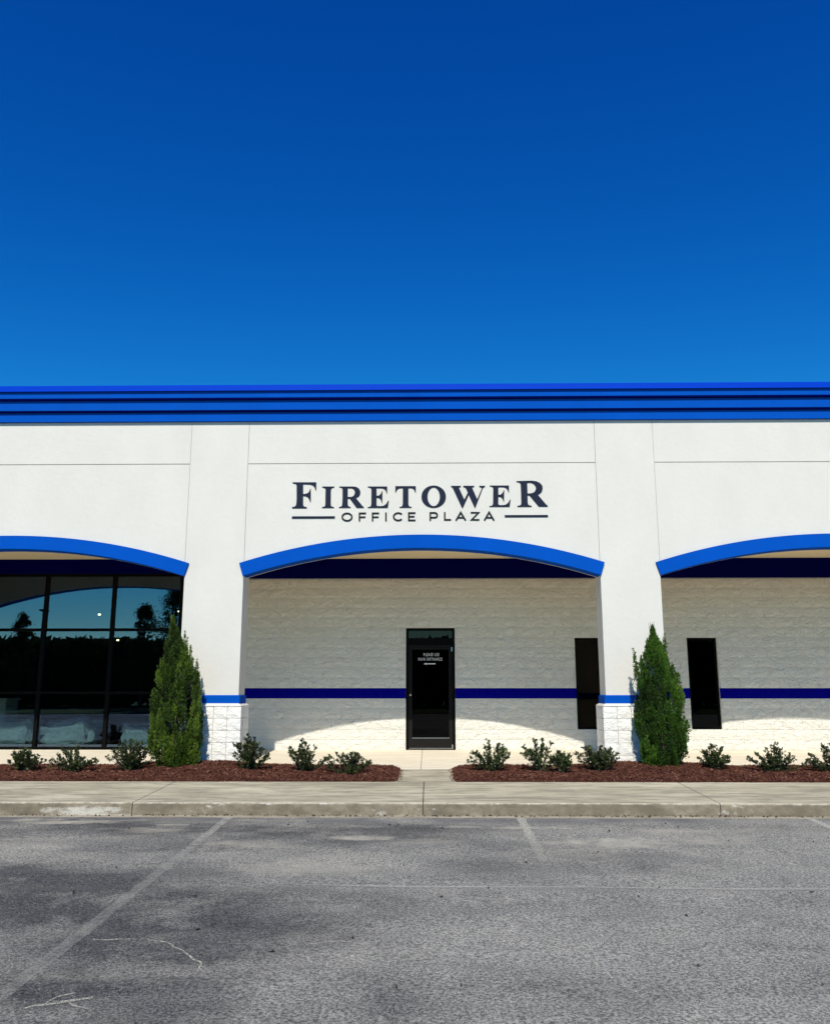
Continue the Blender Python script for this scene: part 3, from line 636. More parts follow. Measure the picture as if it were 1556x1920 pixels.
inside_view.sort(key=lambda c: (abs((c[0] + c[1]) / 2 - 0.9) + (0 if c[1] - c[0] > .2 else 3)))
single = set(inside_view[:300])
stuff = MB()
for cc in cells:
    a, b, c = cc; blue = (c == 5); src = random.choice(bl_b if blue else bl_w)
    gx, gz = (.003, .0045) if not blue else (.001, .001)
    lx, lz = (b - a) - gx, CH - gz; px, pz = a + gx / 2, c * CH + gz / 2
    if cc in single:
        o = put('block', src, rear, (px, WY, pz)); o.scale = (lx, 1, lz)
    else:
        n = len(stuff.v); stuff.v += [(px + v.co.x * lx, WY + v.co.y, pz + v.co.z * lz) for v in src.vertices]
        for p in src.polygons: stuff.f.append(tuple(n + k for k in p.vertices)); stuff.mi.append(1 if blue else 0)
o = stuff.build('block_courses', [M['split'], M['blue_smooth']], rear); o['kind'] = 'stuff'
for ch in rear.children: ch.matrix_parent_inverse = Matrix.Identity(4)
# blue beam over the wall
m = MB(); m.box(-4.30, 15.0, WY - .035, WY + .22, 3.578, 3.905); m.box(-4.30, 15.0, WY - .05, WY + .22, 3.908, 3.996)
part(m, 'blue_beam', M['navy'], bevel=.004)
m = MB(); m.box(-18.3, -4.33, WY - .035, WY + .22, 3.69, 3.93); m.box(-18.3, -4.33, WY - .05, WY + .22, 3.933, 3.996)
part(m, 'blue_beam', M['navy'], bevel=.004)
m = MB(); m.box(-4.55, -4.32, WY + .0, WY + .25, -.1, 3.69); part(m, 'end_pier', M['split'])

# storefront window of the left bay
m = MB(); XM = [-17.04, -15.575, -14.11, -12.645, -11.18, -9.715, -8.25, -6.785, -5.32]; X0, X1 = -18.3, -4.56; yA, yB = WY + .01, WY + .12
ZR = [(0.0, .055), (1.135, 1.19), (2.455, 2.515), (3.63, 3.688)]
for z0, z1 in ZR: m.box(X0, X1, yA, yB, z0, z1)
for x in XM + [X0 + .04, X1 - .04]:
    for (a, b), (c, d) in zip(ZR, ZR[1:]): m.box(x - .038, x + .038, yA, yB, b, c)
sf = part(m, 'storefront_window', M['frame'])
xs = [X0 + .04] + XM + [X1 - .04]
for xa, xb in zip(xs, xs[1:]):
    for (a, b), (c, d) in zip(ZR, ZR[1:]):
        m = MB(); m.box(xa + .038, xb - .038, WY + .055, WY + .062, b, c); m.build('pane', M['glass'], sf)
# narrow windows
for (x0, x1, _, _) in openings[1:]:
    z0, z1 = 2 * CH + .004, 11 * CH - .004; f = .045; y0, y1 = WY + .055, WY + .14
    m = MB(); m.box(x0 + .003, x1 - .003, y0, y1, z0, z0 + f); m.box(x0 + .003, x1 - .003, y0, y1, z1 - f, z1)
    m.box(x0 + .003, x0 + f, y0, y1, z0 + f, z1 - f); m.box(x1 - f, x1 - .003, y0, y1, z0 + f, z1 - f)
    w = part(m, 'window', M['frame'])
    m = MB(); m.box(x0 + f, x1 - f, y0 + .03, y0 + .036, z0 + f, z1 - f); m.build('pane', M['dglass'], w)
# door with transom
x0, x1 = -.478, .549; zT = 12 * CH - .004; y0, y1 = WY + .02, WY + .13; f = .05
m = MB(); m.box(x0, x0 + f, y0, y1, .002, zT - f); m.box(x1 - f, x1, y0, y1, .002, zT - f); m.box(x0, x1, y0, y1, zT - f, zT)
m.box(x0 + f, x1 - f, y0, y1, 2.17, 2.30)
door = part(m, 'door', M['frame'])
d0, d1 = x0 + f + .004, x1 - f - .004; ly = y0 + .018
m = MB(); m.box(d0, d0 + .075, ly, ly + .045, .02, 2.162); m.box(d1 - .075, d1, ly, ly + .045, .02, 2.162)
m.box(d0 + .075, d1 - .075, ly, ly + .045, .02, .235); m.box(d0 + .075, d1 - .075, ly, ly + .045, 2.06, 2.162)
m.build('door_leaf', M['doorleaf'], door)
m = MB(); m.box(d0 + .075, d1 - .075, ly - .006, ly + .01, .235, .247); m.build('glazing_bead', M['metal'], door)
m = MB(); m.box(d0 + .02, d1 - .02, ly - .012, ly, .03, .04); m.build('door_sweep', M['metal'], door)
m = MB(); m.box(d0 + .075, d1 - .075, ly + .02, ly + .026, .247, 2.06); m.build('pane', M['dglass'], door)
m = MB(); m.box(x0 + f, x1 - f, ly + .02, ly + .026, 2.30, zT - f); m.build('pane', M['dglass'], door)
m = MB(); m.tube([(d0 + .037, ly - .018, 1.12), (d0 + .037, ly, 1.12)], [.022, .024], 16); m.build('lock_cylinder', M['metal'], door, smooth=True)
m = MB(); pts = [(d0 + .075 + .03 * 0, ly - .002, 1.20)] + [(d0 + .08 + .075 * math.sin(math.pi * i / 10), ly - .04, 1.20 - .20 * i / 10) for i in range(11)] + [(d0 + .075, ly - .002, 1.0)]
m.tube(pts, [.010] * len(pts), 8); m.build('pull_handle', M['frame'], door, smooth=True)
for z in (2.08, .08): m = MB(); m.box(d1 - .02, d1 + .012, ly - .012, ly + .005, z - .055, z + .03); m.build('hinge', M['metal'], door)
def text_mesh(txt, size, cx, z, sx, mat, name, y):
    cu = bpy.data.curves.new(name, 'FONT'); cu.body = txt; cu.size = size; cu.align_x = 'CENTER'; cu.space_character = 1.25; cu.extrude = .0008; cu.offset = .0005
    o = bpy.data.objects.new(name, cu); COL.objects.link(o)
    me = bpy.data.meshes.new_from_object(o.evaluated_get(bpy.context.evaluated_depsgraph_get())); bpy.data.objects.remove(o)
    me.transform(Matrix.Translation((cx, y, z)) @ Matrix.Rotation(math.radians(90), 4, 'X') @ Matrix.Diagonal((sx, 1, 1, 1)))
    me.materials.clear(); me.materials.append(mat); return put(name, me, door)
bpy.context.view_layer.update()
text_mesh('PLEASE USE', .088, .055, 1.925, .62, M['vinyl'], 'lettering', ly + .017)
text_mesh('MAIN ENTRANCE', .088, .03, 1.830, .62, M['vinyl'], 'lettering', ly + .017)
m = MB(); m.prism([(-.11, 1.763), (-.055, 1.787), (-.055, 1.773), (.14, 1.773), (.14, 1.753), (-.055, 1.753), (-.055, 1.739)], ly + .016, ly + .019)
m.build('arrow', M['vinyl'], door)
m = MB(); m.box(-.03, .24, ly + .07, ly + .075, 2.0, 2.018); m.build('push_bar', M['whitebox'], door)
for ch in list(door.children) + list(sf.children): ch.matrix_parent_inverse = Matrix.Identity(4)
# shell of the rooms behind the glass
m = MB(); m.box(-19.3, 15.1, WY + .25, 31.7, -.1, -.002); part(m, 'shop_floor', M['carpet'])
m = MB(); m.box(-19.3, 15.1, 26.0, 26.1, 0, 3.9); m.box(-4.3, -4.2, WY + .23, 26, 0, 3.9); m.box(-19.3, 15.1, WY + .23, 31, 3.9, 3.98)
m.box(4.6, 4.7, WY + .23, 26, 0, 3.9)
part(m, 'partition', M['inside'])

# ------------------------------------------------------------------ things inside the shop
def thing_box(name, parts, label, cat, loc, group=None):
    r = empty(name, loc, label, cat, group)
    for pn, boxes, mat, bev in parts:
        m = MB()
        for b in boxes: m.box(*b)
        m.build(pn, mat, r, bevel=bev)
    return r
def wrapped(name, loc, w, d, h, seed, label, cat):
    r = empty(name, loc, label, cat)
    m = MB(); m.box(-w * .42, w * .42, -d * .4, d * .4, 0, h * .55); m.build('seat', M['wood'], r, bevel=.03)
    bm = bmesh.new(); bmesh.ops.create_icosphere(bm, subdivisions=4, radius=1)
    for v in bm.verts:
        c = v.co.copy(); k = 1 + .16 * noise.noise(c * 2.2 + Vector((seed, 0, 0))) + .05 * noise.noise(c * 7 + Vector((0, seed, 0)))
        p = [math.copysign(abs(q) ** .55, q) for q in c]
        v.co = Vector((p[0] * w / 2 * k, p[1] * d / 2 * k, max(0, (p[2] * .5 + .5) * h * k * (1 + .3 * noise.noise(c * 1.3 + Vector((seed, seed, 0)))))))
    me = bpy.data.meshes.new('plastic_cover'); bm.to_mesh(me); bm.free(); me.materials.append(M['wrap']); put('plastic_cover', me, r)
    return r
wrapped('wrapped_armchair', (-8.85, 19.0, 0), .95, .8, .62, 3, 'armchair bundled in clear plastic behind the leftmost visible pane', 'armchair')
wrapped('wrapped_sofa', (-7.72, 19.02, 0), 1.2, .8, .55, 8, 'low sofa under crumpled clear plastic behind the middle lower pane', 'sofa')
wrapped('wrapped_ottoman', (-6.15, 18.99, 0), .75, .7, .48, 14, 'plastic covered ottoman behind the pane next to the cedar', 'ottoman')
thing_box('white_counter', [('body', [(-.4, .4, -.3, .3, 0, 1.0)], M['whitebox'], .01), ('counter_top', [(-.43, .43, -.33, .33, 1.003, 1.04)], M['whitebox'], .006)], 'tall white counter at the left edge behind the glass', 'counter', (-9.55, 19.3, 0))
thing_box('side_table', [('table_top', [(-.45, .45, -.3, .3, .40, .44)], M['wood'], .005), ('leg', [(-.43, -.38, -.28, -.23, 0, .4)], M['wood'], 0), ('leg', [(.38, .43, -.28, -.23, 0, .4)], M['wood'], 0), ('leg', [(-.43, -.38, .23, .28, 0, .4)], M['wood'], 0), ('leg', [(.38, .43, .23, .28, 0, .4)], M['wood'], 0)], 'dark low table between the plastic covered sofa and ottoman', 'table', (-7.25, 19.25, 0))
thing_box('paper_sheet', [('sheet', [(-.045, .045, -.003, .003, .0, .20)], M['whitebox'], 0)], 'narrow white paper strip propped against the dark table', 'paper', (-7.15, 18.93, .06))
thing_box('white_carton', [('carton_body', [(-.12, .12, -.1, .1, 0, .12)], M['whitebox'], .004), ('lid', [(-.125, .125, -.105, .105, .121, .135)], M['whitebox'], 0)], 'small white carton on the dark low table', 'box', (-7.2, 19.25, .441))
lp = None
for i, (x, y, z, lab) in enumerate(((-7.75, 20.3, 2.95, 'lit spot lamp in the middle of the upper panes'), (-6.3, 21.8, 3.15, 'lit spot lamp behind the pane next to the pillar'), (-6.15, 20.6, 2.62, 'lit spot lamp low beside the cedar top'), (-8.6, 24.0, 2.55, 'far small lit spot lamp left of the mullion'))):
    r = empty('spot_lamp', (x, y, z), lab, 'lamp', 'spot lamps hanging in the shop')
    if lp is None:
        m1 = MB(); m1.tube([(0, 0, .02), (0, 0, .12)], [.045, .03], 12); lp = [m1.mesh('lamp_body', M['frame'], True)]
        m1 = MB(); m1.tube([(0, 0, -.005), (0, 0, .02)], [.028, .03], 12); lp.append(m1.mesh('bulb', M['lamp'], True))
    put('lamp_body', lp[0], r); put('bulb', lp[1], r)
    m1 = MB(); m1.tube([(0, 0, .12), (0, 0, 3.9 - z)], [.008, .008], 6); m1.build('rod', M['frame'], r)

# ------------------------------------------------------------------ sign
sign = empty('building_sign', (0, FY - .012, 4.30), 'dark navy raised lettering FIRETOWER OFFICE PLAZA with two rules above the middle arch', 'sign')
def glyph(name, loops, y0, y1, mat, parent):
    bm = bmesh.new(); es = []
    for lp_ in loops:
        vs = [bm.verts.new((x, 0, z)) for x, z in lp_]
        for i in range(len(vs)): es.append(bm.edges.new((vs[i], vs[(i + 1) % len(vs)])))
    r = bmesh.ops.triangle_fill(bm, edges=es, use_beauty=True, use_dissolve=False)
    fs = [g_ for g_ in r['geom'] if isinstance(g_, bmesh.types.BMFace)]
    ex = bmesh.ops.extrude_face_region(bm, geom=fs)
    for v in [g_ for g_ in ex['geom'] if isinstance(g_, bmesh.types.BMVert)]: v.co.y += (y1 - y0)
    bmesh.ops.recalc_face_normals(bm, faces=bm.faces)
    me = bpy.data.meshes.new(name); bm.to_mesh(me); bm.free(); me.materials.append(mat)
    o = put(name, me, parent, (0, y0 - parent.location.y, -parent.location.z)); return o
for ch, loops in GLYPHS: o = glyph('letter', loops, FY - .014, FY - .001, M['letter'], sign); o['label'] = 'bold serif letter ' + ch
for q in RULES:
    z0 = sum(p[1] for p in q) / 2
    m = MB(); (xa, za), (xb, zb) = q; m.box(xa, xb, -.002, .011, zb - 4.30, za - 4.30); m.build('rule', M['letter'], sign)
def stroke(name, lines, w, y0, y1, mat, parent):
    m = MB()
    for ln in lines:
        pts = [Vector(p) for p in ln]; closed = (pts[0] - pts[-1]).length < .004
        L = []; Rr = []
        for i, p in enumerate(pts):
            a = pts[i - 1] if i > 0 else (pts[-2] if closed else None); b = pts[i + 1] if i < len(pts) - 1 else (pts[1] if closed else None)
            d1 = (p - a).normalized() if a is not None else None; d2 = (b - p).normalized() if b is not None else None
            if d1 is None: d1 = d2
            if d2 is None: d2 = d1
            n1 = Vector((-d1.y, d1.x)); n2 = Vector((-d2.y, d2.x)); nn = (n1 + n2).normalized(); k = min(2.2, 1 / max(.3, nn.dot(n1)))
            L.append(p + nn * w / 2 * k); Rr.append(p - nn * w / 2 * k)
        for i in range(len(pts) - 1): m.prism([tuple(L[i]), tuple(L[i + 1]), tuple(Rr[i + 1]), tuple(Rr[i])], 0, y1 - y0)
    o = m.build(name, mat, parent); o.location = (0, y0 - parent.location.y, -parent.location.z); return o
for i, (ch, lines) in enumerate(STROKES):
    main = stroke('letter', lines[:1], .028, FY - .0135, FY - .001, M['letter2'], sign)
    if len(lines) > 1:
        m = MB()
        for ln in lines[1:]:
            (xa, za), (xb, zb) = ln; m.box(min(xa, xb), max(xa, xb), .0005, .0120, (za + zb) / 2 - .0135, (za + zb) / 2 + .0135)
        bm = bmesh.new(); bm.from_mesh(main.data); bm.from_mesh(m.mesh('x', M['letter2'])); bm.to_mesh(main.data); bm.free()
    main['label'] = 'thin sans serif letter ' + ch

# ------------------------------------------------------------------ mulch beds
def bed_h(x, y, x0, x1):
    u = (y - WB) / (SY - WB)
    e = min(1, max(0, (y - WB) / .16)) ** .5 * min(1, max(0, (SY + .05 - y) / .14)) ** .5
    ex = min(1, max(0, (x - x0) / .16), max(0, (x1 - x) / .16)) ** .5
    h = (.035 + .05 * u + .022 * noise.noise((x * 1.7, y * 2.2, 0)) + .012 * noise.noise((x * 6, y * 6, 3)))
    for (a, b) in PIL:
        d = abs(x - (a + b) / 2); h += .065 * max(0, 1 - max(0, d - .5) / .9) * min(1, max(0, (y - 14.1) / .9))
    return max(0, h) * e * min(1, ex)
def gz(y): return swz(y) + .0
for (x0, x1, lab, seed) in ((-12.5, -.49, 'red brown bark mulch bed left of the door path', 21), (.39, 12.5, 'red brown bark mulch bed right of the door path', 22)):
    random.seed(seed); m = MB(); tones = []
    nx = int((x1 - x0) / .07); ny = 24
    for j in range(ny + 1):
        for i in range(nx + 1):
            x = x0 + (x1 - x0) * i / nx; y = WB - .01 + (SY + .05 - WB) * j / ny
            if x0 < -12 and i == nx or x0 > 0 and i == 0: x += .05 * noise.noise((y * 5, seed, 0))
            m.v.append((x, y, gz(y) - .004 + bed_h(x, y, x0, x1)))
    for j in range(ny):
        for i in range(nx):
            a = j * (nx + 1) + i; m.f.append((a, a + 1, a + nx + 2, a + nx + 1)); m.mi.append(1)
    nbase = len(m.f)
    def chip(x, y, z, l, w, tilt):
        a = random.uniform(0, math.pi); c, s = math.cos(a), math.sin(a); tz = random.uniform(-tilt, tilt)
        b = w * random.uniform(.3, .8); q = []
        for u, v, h in ((-l, -w, 0), (l, -w, 0), (l, w, 0), (-l, w, 0)):
            q.append((x + c * u - s * v, y + s * u + c * v, z + u * tz + (abs(v) / w) * 0))
        mid0 = (x - c * l, y - s * l, z - l * tz + b); mid1 = (x + c * l, y + s * l, z + l * tz + b)
        m.face([q[0], q[1], mid1, mid0]); m.face([mid0, mid1, q[2], q[3]])
    lo, hi = max(x0, -8.9), min(x1, 8.4)
    N = int((hi - lo) * 1.5 * 2400)
    for _ in range(N):
        x = random.uniform(lo, hi); y = random.uniform(WB + .005, SY + .04)
        h = bed_h(x, y, x0, x1)
        if h < .006: continue
        l = random.uniform(.008, .030); chip(x, y, gz(y) + h + random.uniform(-.004, .008), l, random.uniform(.003, .008), .5)
    for _ in range(int((hi - lo) * 50)):
        x = random.uniform(lo, hi); y = random.gauss(WB + .0, .018)
        chip(x, y, gz(y) + random.uniform(.001, .012), random.uniform(.006, .018), random.uniform(.003, .006), .3)
    xe = x1 if x0 < -12 else x0
    for _ in range(160):
        x = xe + random.gauss(.0, .035); y = random.uniform(WB, SY)
        chip(x, y, gz(y) + random.uniform(.003, .02), random.uniform(.006, .02), random.uniform(.003, .007), .4)
    me = m.mesh('mulch', [M['mulch'], M['mulchbase']])
    me.polygons.foreach_set('material_index', [1] * nbase + [0] * (len(m.f) - nbase))
    at = me.attributes.new('tone', 'FLOAT', 'FACE'); vals = [0.3] * nbase
    for k in range((len(m.f) - nbase) // 2):
        v = min(1, max(0, random.gauss(.48, .22)));
        if random.random() < .02: v = 1.0
        vals += [v, v]
    at.data.foreach_set('value', vals)
    o = put('mulch', me); tag(o, lab, kind='stuff')

# ------------------------------------------------------------------ plants
def finish_leaves(m, tones, name, mat, parent):
    me = bpy.data.meshes.new(name); me.from_pydata(m.v, [], m.f); me.materials.append(mat); me.update()
    at = me.attributes.new('tone', 'FLOAT', 'FACE'); at.data.foreach_set('value', tones)
    return put(name, me, parent)
def cedar(loc, H, prof, lean, tips, mat, seed, nplume, droop, label):
    """prof: (height fraction, radius); tips: side spires (angle, height)"""
    random.seed(seed); r = empty('cedar_tree', loc, label, 'tree', 'upright cedars in front of the pillars')
    def rad(t):
        for (a, ra), (c, rc) in zip(prof, prof[1:]):
            if t <= c: return ra + (rc - ra) * (t - a) / (c - a)
        return prof[-1][1]
    ax = lambda z: Vector((lean * (z / H) ** 2, 0, z))
    m = MB(); m.tube([ax(0) - Vector((0, 0, .1)), ax(H * .25), ax(H * .6), ax(H * .9)], [.05, .036, .02, .006], 8)
    lf = MB(); tones = []
    def spray(P, d, L, tone):
        sd = d.cross(Vector([random.gauss(0, 1) for _ in range(3)]))
        if sd.length < 1e-3: return
        sd.normalize(); wv = random.uniform(.0035, .0065)
        for k in (-1, 0, 1):
            dd = (d + sd * k * .6 + Vector([random.gauss(0, .12) for _ in range(3)])).normalized()
            s2 = dd.cross(Vector([random.gauss(0, 1) for _ in range(3)])); s2.normalize(); l2 = L * random.uniform(.55, 1)
            lf.face([P - s2 * wv * .4, P + dd * l2 * .45 - s2 * wv, P + dd * l2, P + dd * l2 * .45 + s2 * wv])
            tv = tone + random.gauss(0, .10)
            if random.random() < .01: tv = 1.0
            tones.append(min(1, max(0, tv)))
    def plume(B, d, L, w, n, tone):
        bend = Vector((random.gauss(0, .1), random.gauss(0, .1), .35))
        for k in range(n):
            s_ = random.random() ** .8; p = B + d * L * s_ + bend * L * s_ * s_ * .5
            o_ = Vector([random.gauss(0, 1) for _ in range(3)]); o_ -= d * o_.dot(d); o_.normalize()
            ww = w * (1 - s_ ** 1.6) * (.35 + .65 * random.random()) * (.55 + .45 * min(1, s_ / .25))
            q = p + o_ * ww
            dd = (d * 1.0 + bend * s_ + o_ * random.uniform(.25, .9)).normalized()
            spray(q, dd, random.uniform(.028, .060), tone + .16 * (s_ - .4))
    for k in range(nplume):
        t = ((k + random.random()) / nplume) ** 1.18 * .93
        a = random.uniform(0, 2 * math.pi)
        lump = 1 + .22 * noise.noise((math.cos(a) * 1.3 + seed, math.sin(a) * 1.3, t * 5.0))
        R_ = rad(t) * lump; rr = max(0, R_ - random.uniform(.05, .11)) * random.uniform(.75, 1)
        out = Vector((math.cos(a), math.sin(a), 0)); L = random.uniform(.16, .34) * (1.0 - .25 * t)
        B = ax(t * H) + out * rr; d = (Vector((lean * .3, 0, 1)) + out * random.uniform(.10, .55) * (1 - t) * droop).normalized()
        tone = .33 + .58 * noise.noise((B.x * 3 + seed, B.y * 3, B.z * 2.4)) + random.gauss(0, .07)
        plume(B - d * L * .3, d, L, random.uniform(.045, .085) * (1 - .35 * t), int(105 * (1 - .3 * t)), tone)
        if k % 6 == 0 and t < .75:
            c_ = ax(max(0, t * H - .15)); m.tube([c_, c_.lerp(B, .6) + Vector((0, 0, -.03)), B + d * L * .3], [.010, .007, .003], 5)
    for (a, ht, rr) in tips:                                # free side spires
        out = Vector((math.cos(a), math.sin(a), 0)); z = ht - .45
        while z < ht - .05:
            f = (z - ht + .45) / .45
            plume(ax(z) + out * rr, Vector((out.x * .08, out.y * .08, 1)).normalized(), .24, .075 * (1 - f) + .02, int(60 * (1 - f * .5)), .5); z += .055
    for k in range(34):                                     # wispy leader shoots
        t = random.uniform(.72, .97); a = random.uniform(0, 6.3); B = ax(t * H) + Vector((math.cos(a), math.sin(a), 0)) * rad(t) * .6
        d = Vector((random.gauss(lean * .9, .12), random.gauss(0, .12), 1)).normalized(); L = random.uniform(.10, .24)
        for q in range(12):
            spray(B + d * L * q / 12, (d + Vector((random.gauss(0, .25), random.gauss(0, .2), 0))).normalized(), .035 * (1 - q / 16), .6)
    m.build('trunk', M['bark'], r); finish_leaves(lf, tones, 'crown', mat, r)
    return r
cedar((-4.245, 14.97, -.02), 2.46, [(0, .38), (.10, .47), (.28, .50), (.45, .45), (.62, .34), (.78, .19), (.9, .075), (1, .015)], -.20,
      [(0.0, 2.02, .16), (-.3, 1.78, .27), (.5, 1.55, .33)], M['cedar'], 31, 470, .75, 'bushy green cedar leaning left in front of the left pillar')
cedar((3.885, 14.97, -.02), 2.30, [(0, .36), (.08, .45), (.25, .475), (.45, .43), (.62, .35), (.78, .22), (.9, .085), (1, .015)], -.06,
      [(0.1, 1.98, .17), (3.1, 1.72, .33)], M['cedar_deep'], 32, 470, .40, 'dense dark green cedar with upright spires in front of the right pillar')

def shrub(loc, w, h, seed, label, mat, nst=13, up=.5, one_side=0.0):
    random.seed(seed); r = empty('shrub', loc, label, 'shrub', 'young evergreen shrubs planted in the mulch')
    st = MB(); lf = MB(); tones = []
    def leaf(P, d, L, tone):
        nrm = (Vector((random.gauss(0, .6), random.gauss(-.25, .6), random.gauss(.7, .5)))).normalized()
        s2 = d.cross(nrm)
        if s2.length < 1e-3: return
        s2.normalize(); wv = L * random.uniform(.18, .27); nn = s2.cross(d) * L * .10
        A = P; B = P + d * L * .5; C = P + d * L
        lf.face([A, B - s2 * wv + nn, C, B]); lf.face([A, B, C, B + s2 * wv + nn]); tones.extend([tone, tone])
    nst = int(nst * 1.45)
    for k in range(nst):
        a = 2 * math.pi * (k + random.random() * .8) / nst * 5
        sp = random.uniform(.6, 1.12) if k % 3 else random.uniform(.1, .55)
        tip = Vector((math.cos(a) * w * .5 * sp * 1.02, math.sin(a) * w * .36 * sp, h * (random.uniform(.55, 1.0) * (1 - up * sp * sp))))
        tip.x += one_side * w * .12; tip.z = max(.08, tip.z)
        base = Vector((random.gauss(0, .025), random.gauss(0, .025), -.04))
        c = base.lerp(tip, .5) + Vector((0, 0, -.03 if tip.z < h * .5 else .02)) + Vector([random.gauss(0, .018) for _ in range(3)])
        n = 8; path = []
        for i in range(n + 1):
            t = i / n; path.append(base * (1 - t) ** 2 + c * 2 * t * (1 - t) + tip * t * t)
        st.tube(path[::2], [.006, .005, .004, .003, .002], 5)
        for i in range(1, n + 1):
            p = path[i]; d0 = (path[i] - path[i - 1]).normalized(); nb = 2 if i > 2 else 1
            for b in range(nb):
                dd = (d0 * .8 + Vector((random.gauss(0, .55), random.gauss(0, .55), random.gauss(.25, .4)))).normalized()
                Lb = random.uniform(.03, .11) * (1.0 if i < n else .6); q = p + dd * Lb
                if i in (3, 5, 7): st.tube([p, q], [.0025, .0015], 4)
                tw = random.gauss(.46, .17)
                for e in range(random.randint(15, 21)):
                    s_ = random.uniform(.25, 1.0); o_ = p.lerp(q, s_)
                    ld = (dd * .55 + Vector((random.gauss(0, .75), random.gauss(0, .75), random.gauss(.15, .55)))).normalized()
                    leaf(o_, ld, random.uniform(.020, .042), min(1, max(0, random.gauss(tw, .13) + (.08 if i > 6 else 0))))
    st.build('stems', M['bark'], r); finish_leaves(lf, tones, 'foliage', mat, r)
    return r
SH = [(-8.0, .6, .36, 'shrub', 15, 'shrub just outside the left edge of the view below the storefront'),
 (-6.63, .50, .33, 'shrub', 15, 'small round shrub at the far left below the storefront'),
 (-5.83, .84, .38, 'shrub', 15, 'wide low ragged shrub second from the left below the storefront'),
 (-4.88, .72, .48, 'shrub', 19, 'large round shrub just left of the leaning cedar'),
 (-2.94, .62, .54, 'shrub', 18, 'tall dense shrub at the right corner of the left pillar'),
 (-2.04, .72, .47, 'shrub', 13, 'open branched shrub between the left pillar and the door, nearer the pillar'),
 (-1.30, .76, .40, 'shrub', 13, 'flat topped shrub nearest the door path on its left'),
 (1.03, .72, .44, 'shrub_fresh', 14, 'spiky shrub nearest the door path on its right'),
 (1.80, .60, .56, 'shrub_fresh', 12, 'tallest upright shrub between door and right pillar'),
 (2.75, .68, .42, 'shrub', 17, 'broad dense shrub at the left corner of the right pillar'),
 (4.62, .54, .34, 'shrub', 14, 'small pale shrub right of the dark cedar below the narrow window'),
 (5.58, .80, .40, 'shrub', 15, 'spreading feathery shrub second from the right edge'),
 (6.52, .74, .42, 'shrub', 15, 'shrub cut off by the right edge of the photo'),
 (7.5, .7, .4, 'shrub', 14, 'shrub just outside the right edge of the view')]
for i, (x, w, h, mt, ns, lab) in enumerate(SH):
    y = 14.6; yy = {6: 14.35, 5: 14.55, 10: 14.8, 4: 14.65}.get(i, y)
    shrub((x * yy / 14.6, yy, gz(yy) + bed_h(x, yy, -12, 12) + .015), w, h, 300 + i * 7, lab, M[mt], ns, up=.62 if i in (2, 6) else .5)
r = shrub((2.12, 14.5, gz(14.5) + .09), .42, .25, 555, 'low yellowish green shrub at the foot of the tallest shrub', M['shrub_fresh'], 9, .4)

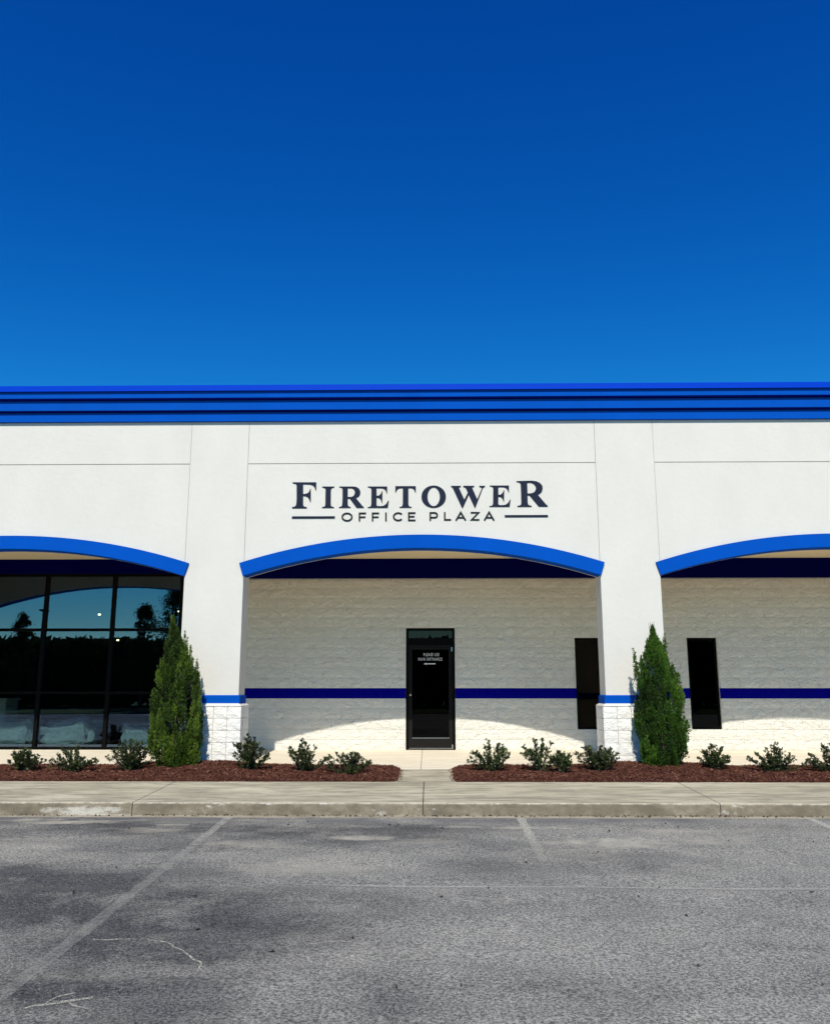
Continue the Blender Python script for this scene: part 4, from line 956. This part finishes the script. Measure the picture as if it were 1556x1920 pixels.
# ------------------------------------------------------------------ what the glass reflects: far side of the lot
m = MB()
o = sheet('verge', [-80, 80], [-60, -34.1], lambda x, y: -.74 + .012 * (-34.1 - y), M['grass']); tag(o, 'grass verge on the far side of the lot', kind='structure')
o = sheet('street', [-80, 80], [-78, -60.1], lambda x, y: -.40, M['asphalt']); tag(o, 'street beyond the grass verge', kind='structure')
def broad_tree(loc, h, rad, seed, label, n=9000, pointed=.6):
    random.seed(seed); r = empty('broadleaf_tree', loc, label, 'tree', 'trees across the parking lot')
    m = MB(); m.tube([(0, 0, -.2), (0, 0, h * .35), (.1, 0, h * .9)], [.22, .15, .03], 8)
    cl = []
    for _ in range(110):
        t = random.uniform(.22, 1.0); a = random.uniform(0, 6.3); R_ = rad * ((1 - t) ** pointed * 1.15 + .05) * random.random() ** .5
        cl.append((R_ * math.cos(a), R_ * math.sin(a), h * t * .97, rad * random.uniform(.10, .24)))
    for c_ in cl[::5]: m.tube([(0, 0, c_[2] * .7), (c_[0], c_[1], c_[2])], [.05, .02], 4)
    m.build('trunk', M['bark'], r)
    m = MB(); tones = []
    for _ in range(n):
        c = random.choice(cl); v = Vector((random.gauss(0, 1), random.gauss(0, 1), random.gauss(0, .7))) * c[3] * .55
        P = Vector(c[:3]) + v; a = Vector([random.gauss(0, 1) for _ in range(3)]).normalized(); b = a.orthogonal().normalized(); s_ = random.uniform(.05, .13)
        m.face([P - a * s_, P - b * s_ * .6, P + a * s_, P + b * s_ * .6]); tones.append(min(1, max(0, random.gauss(.5, .25))))
    finish_leaves(m, tones, 'crown', M['treeleaf'], r); return r
TR = [(-38.6, -45, 9.0, 1.9, 'narrow dark tree mirrored at the left end of the glass'), (-27.0, -45, 9.7, 2.0, 'pointed dark tree mirrored in the middle pane column'),
      (-23.9, -44, 11.2, 3.4, 'tallest spreading tree mirrored beside the pillar'), (-19, -46, 9.0, 3.2, 'broad tree across the lot right of the tallest one'),
      (8, -46, 8.2, 3.0, 'broad lone tree straight behind the photographer'), (21, -47, 9, 3.4, 'big tree across the lot at the right')]
for i, (x, y, h, rd, lab) in enumerate(TR): broad_tree((x, y, -.6), h, rd, 700 + i, lab)
random.seed(9); m = MB(); tones = []
for k in range(70):
    x = -74 + k * 2.1 + random.uniform(-.6, .6); y = -52 + random.uniform(-1.5, 1.5); h = random.uniform(5.9, 6.7)
    m.tube([(x, y, -.6), (x, y, h * .6)], [.15, .08], 5); tones += [.1] * 7
    for _ in range(950):
        P = Vector((x + random.gauss(0, 1.3), y + random.gauss(0, .9), -.4 + h * random.random() ** .8))
        a = Vector([random.gauss(0, 1) for _ in range(3)]).normalized(); q = a.orthogonal().normalized(); s_ = random.uniform(.35, .65)
        m.face([P - a * s_, P - q * s_ * .6, P + a * s_, P + q * s_ * .6]); tones.append(min(1, max(0, random.gauss(.4, .25))))
o = finish_leaves(m, tones, 'woodland', M['treeleaf'], None); tag(o, 'dense dark woodland edge across the lot behind the lawn', kind='stuff')
m = MB(); m.tube([(0, 0, 0), (0, 0, 8.6)], [.11, .07], 10)
lpole = empty('light_pole', (-33.6, -38, -.74), 'grey parking lot light pole with one flood lamp across the lot', 'light pole')
m.build('pole', M['frame'], lpole, smooth=True)
m = MB(); m.box(-.25, .25, -.6, .3, 8.6, 8.75); m.build('lamp_head', M['frame'], lpole, bevel=.02)
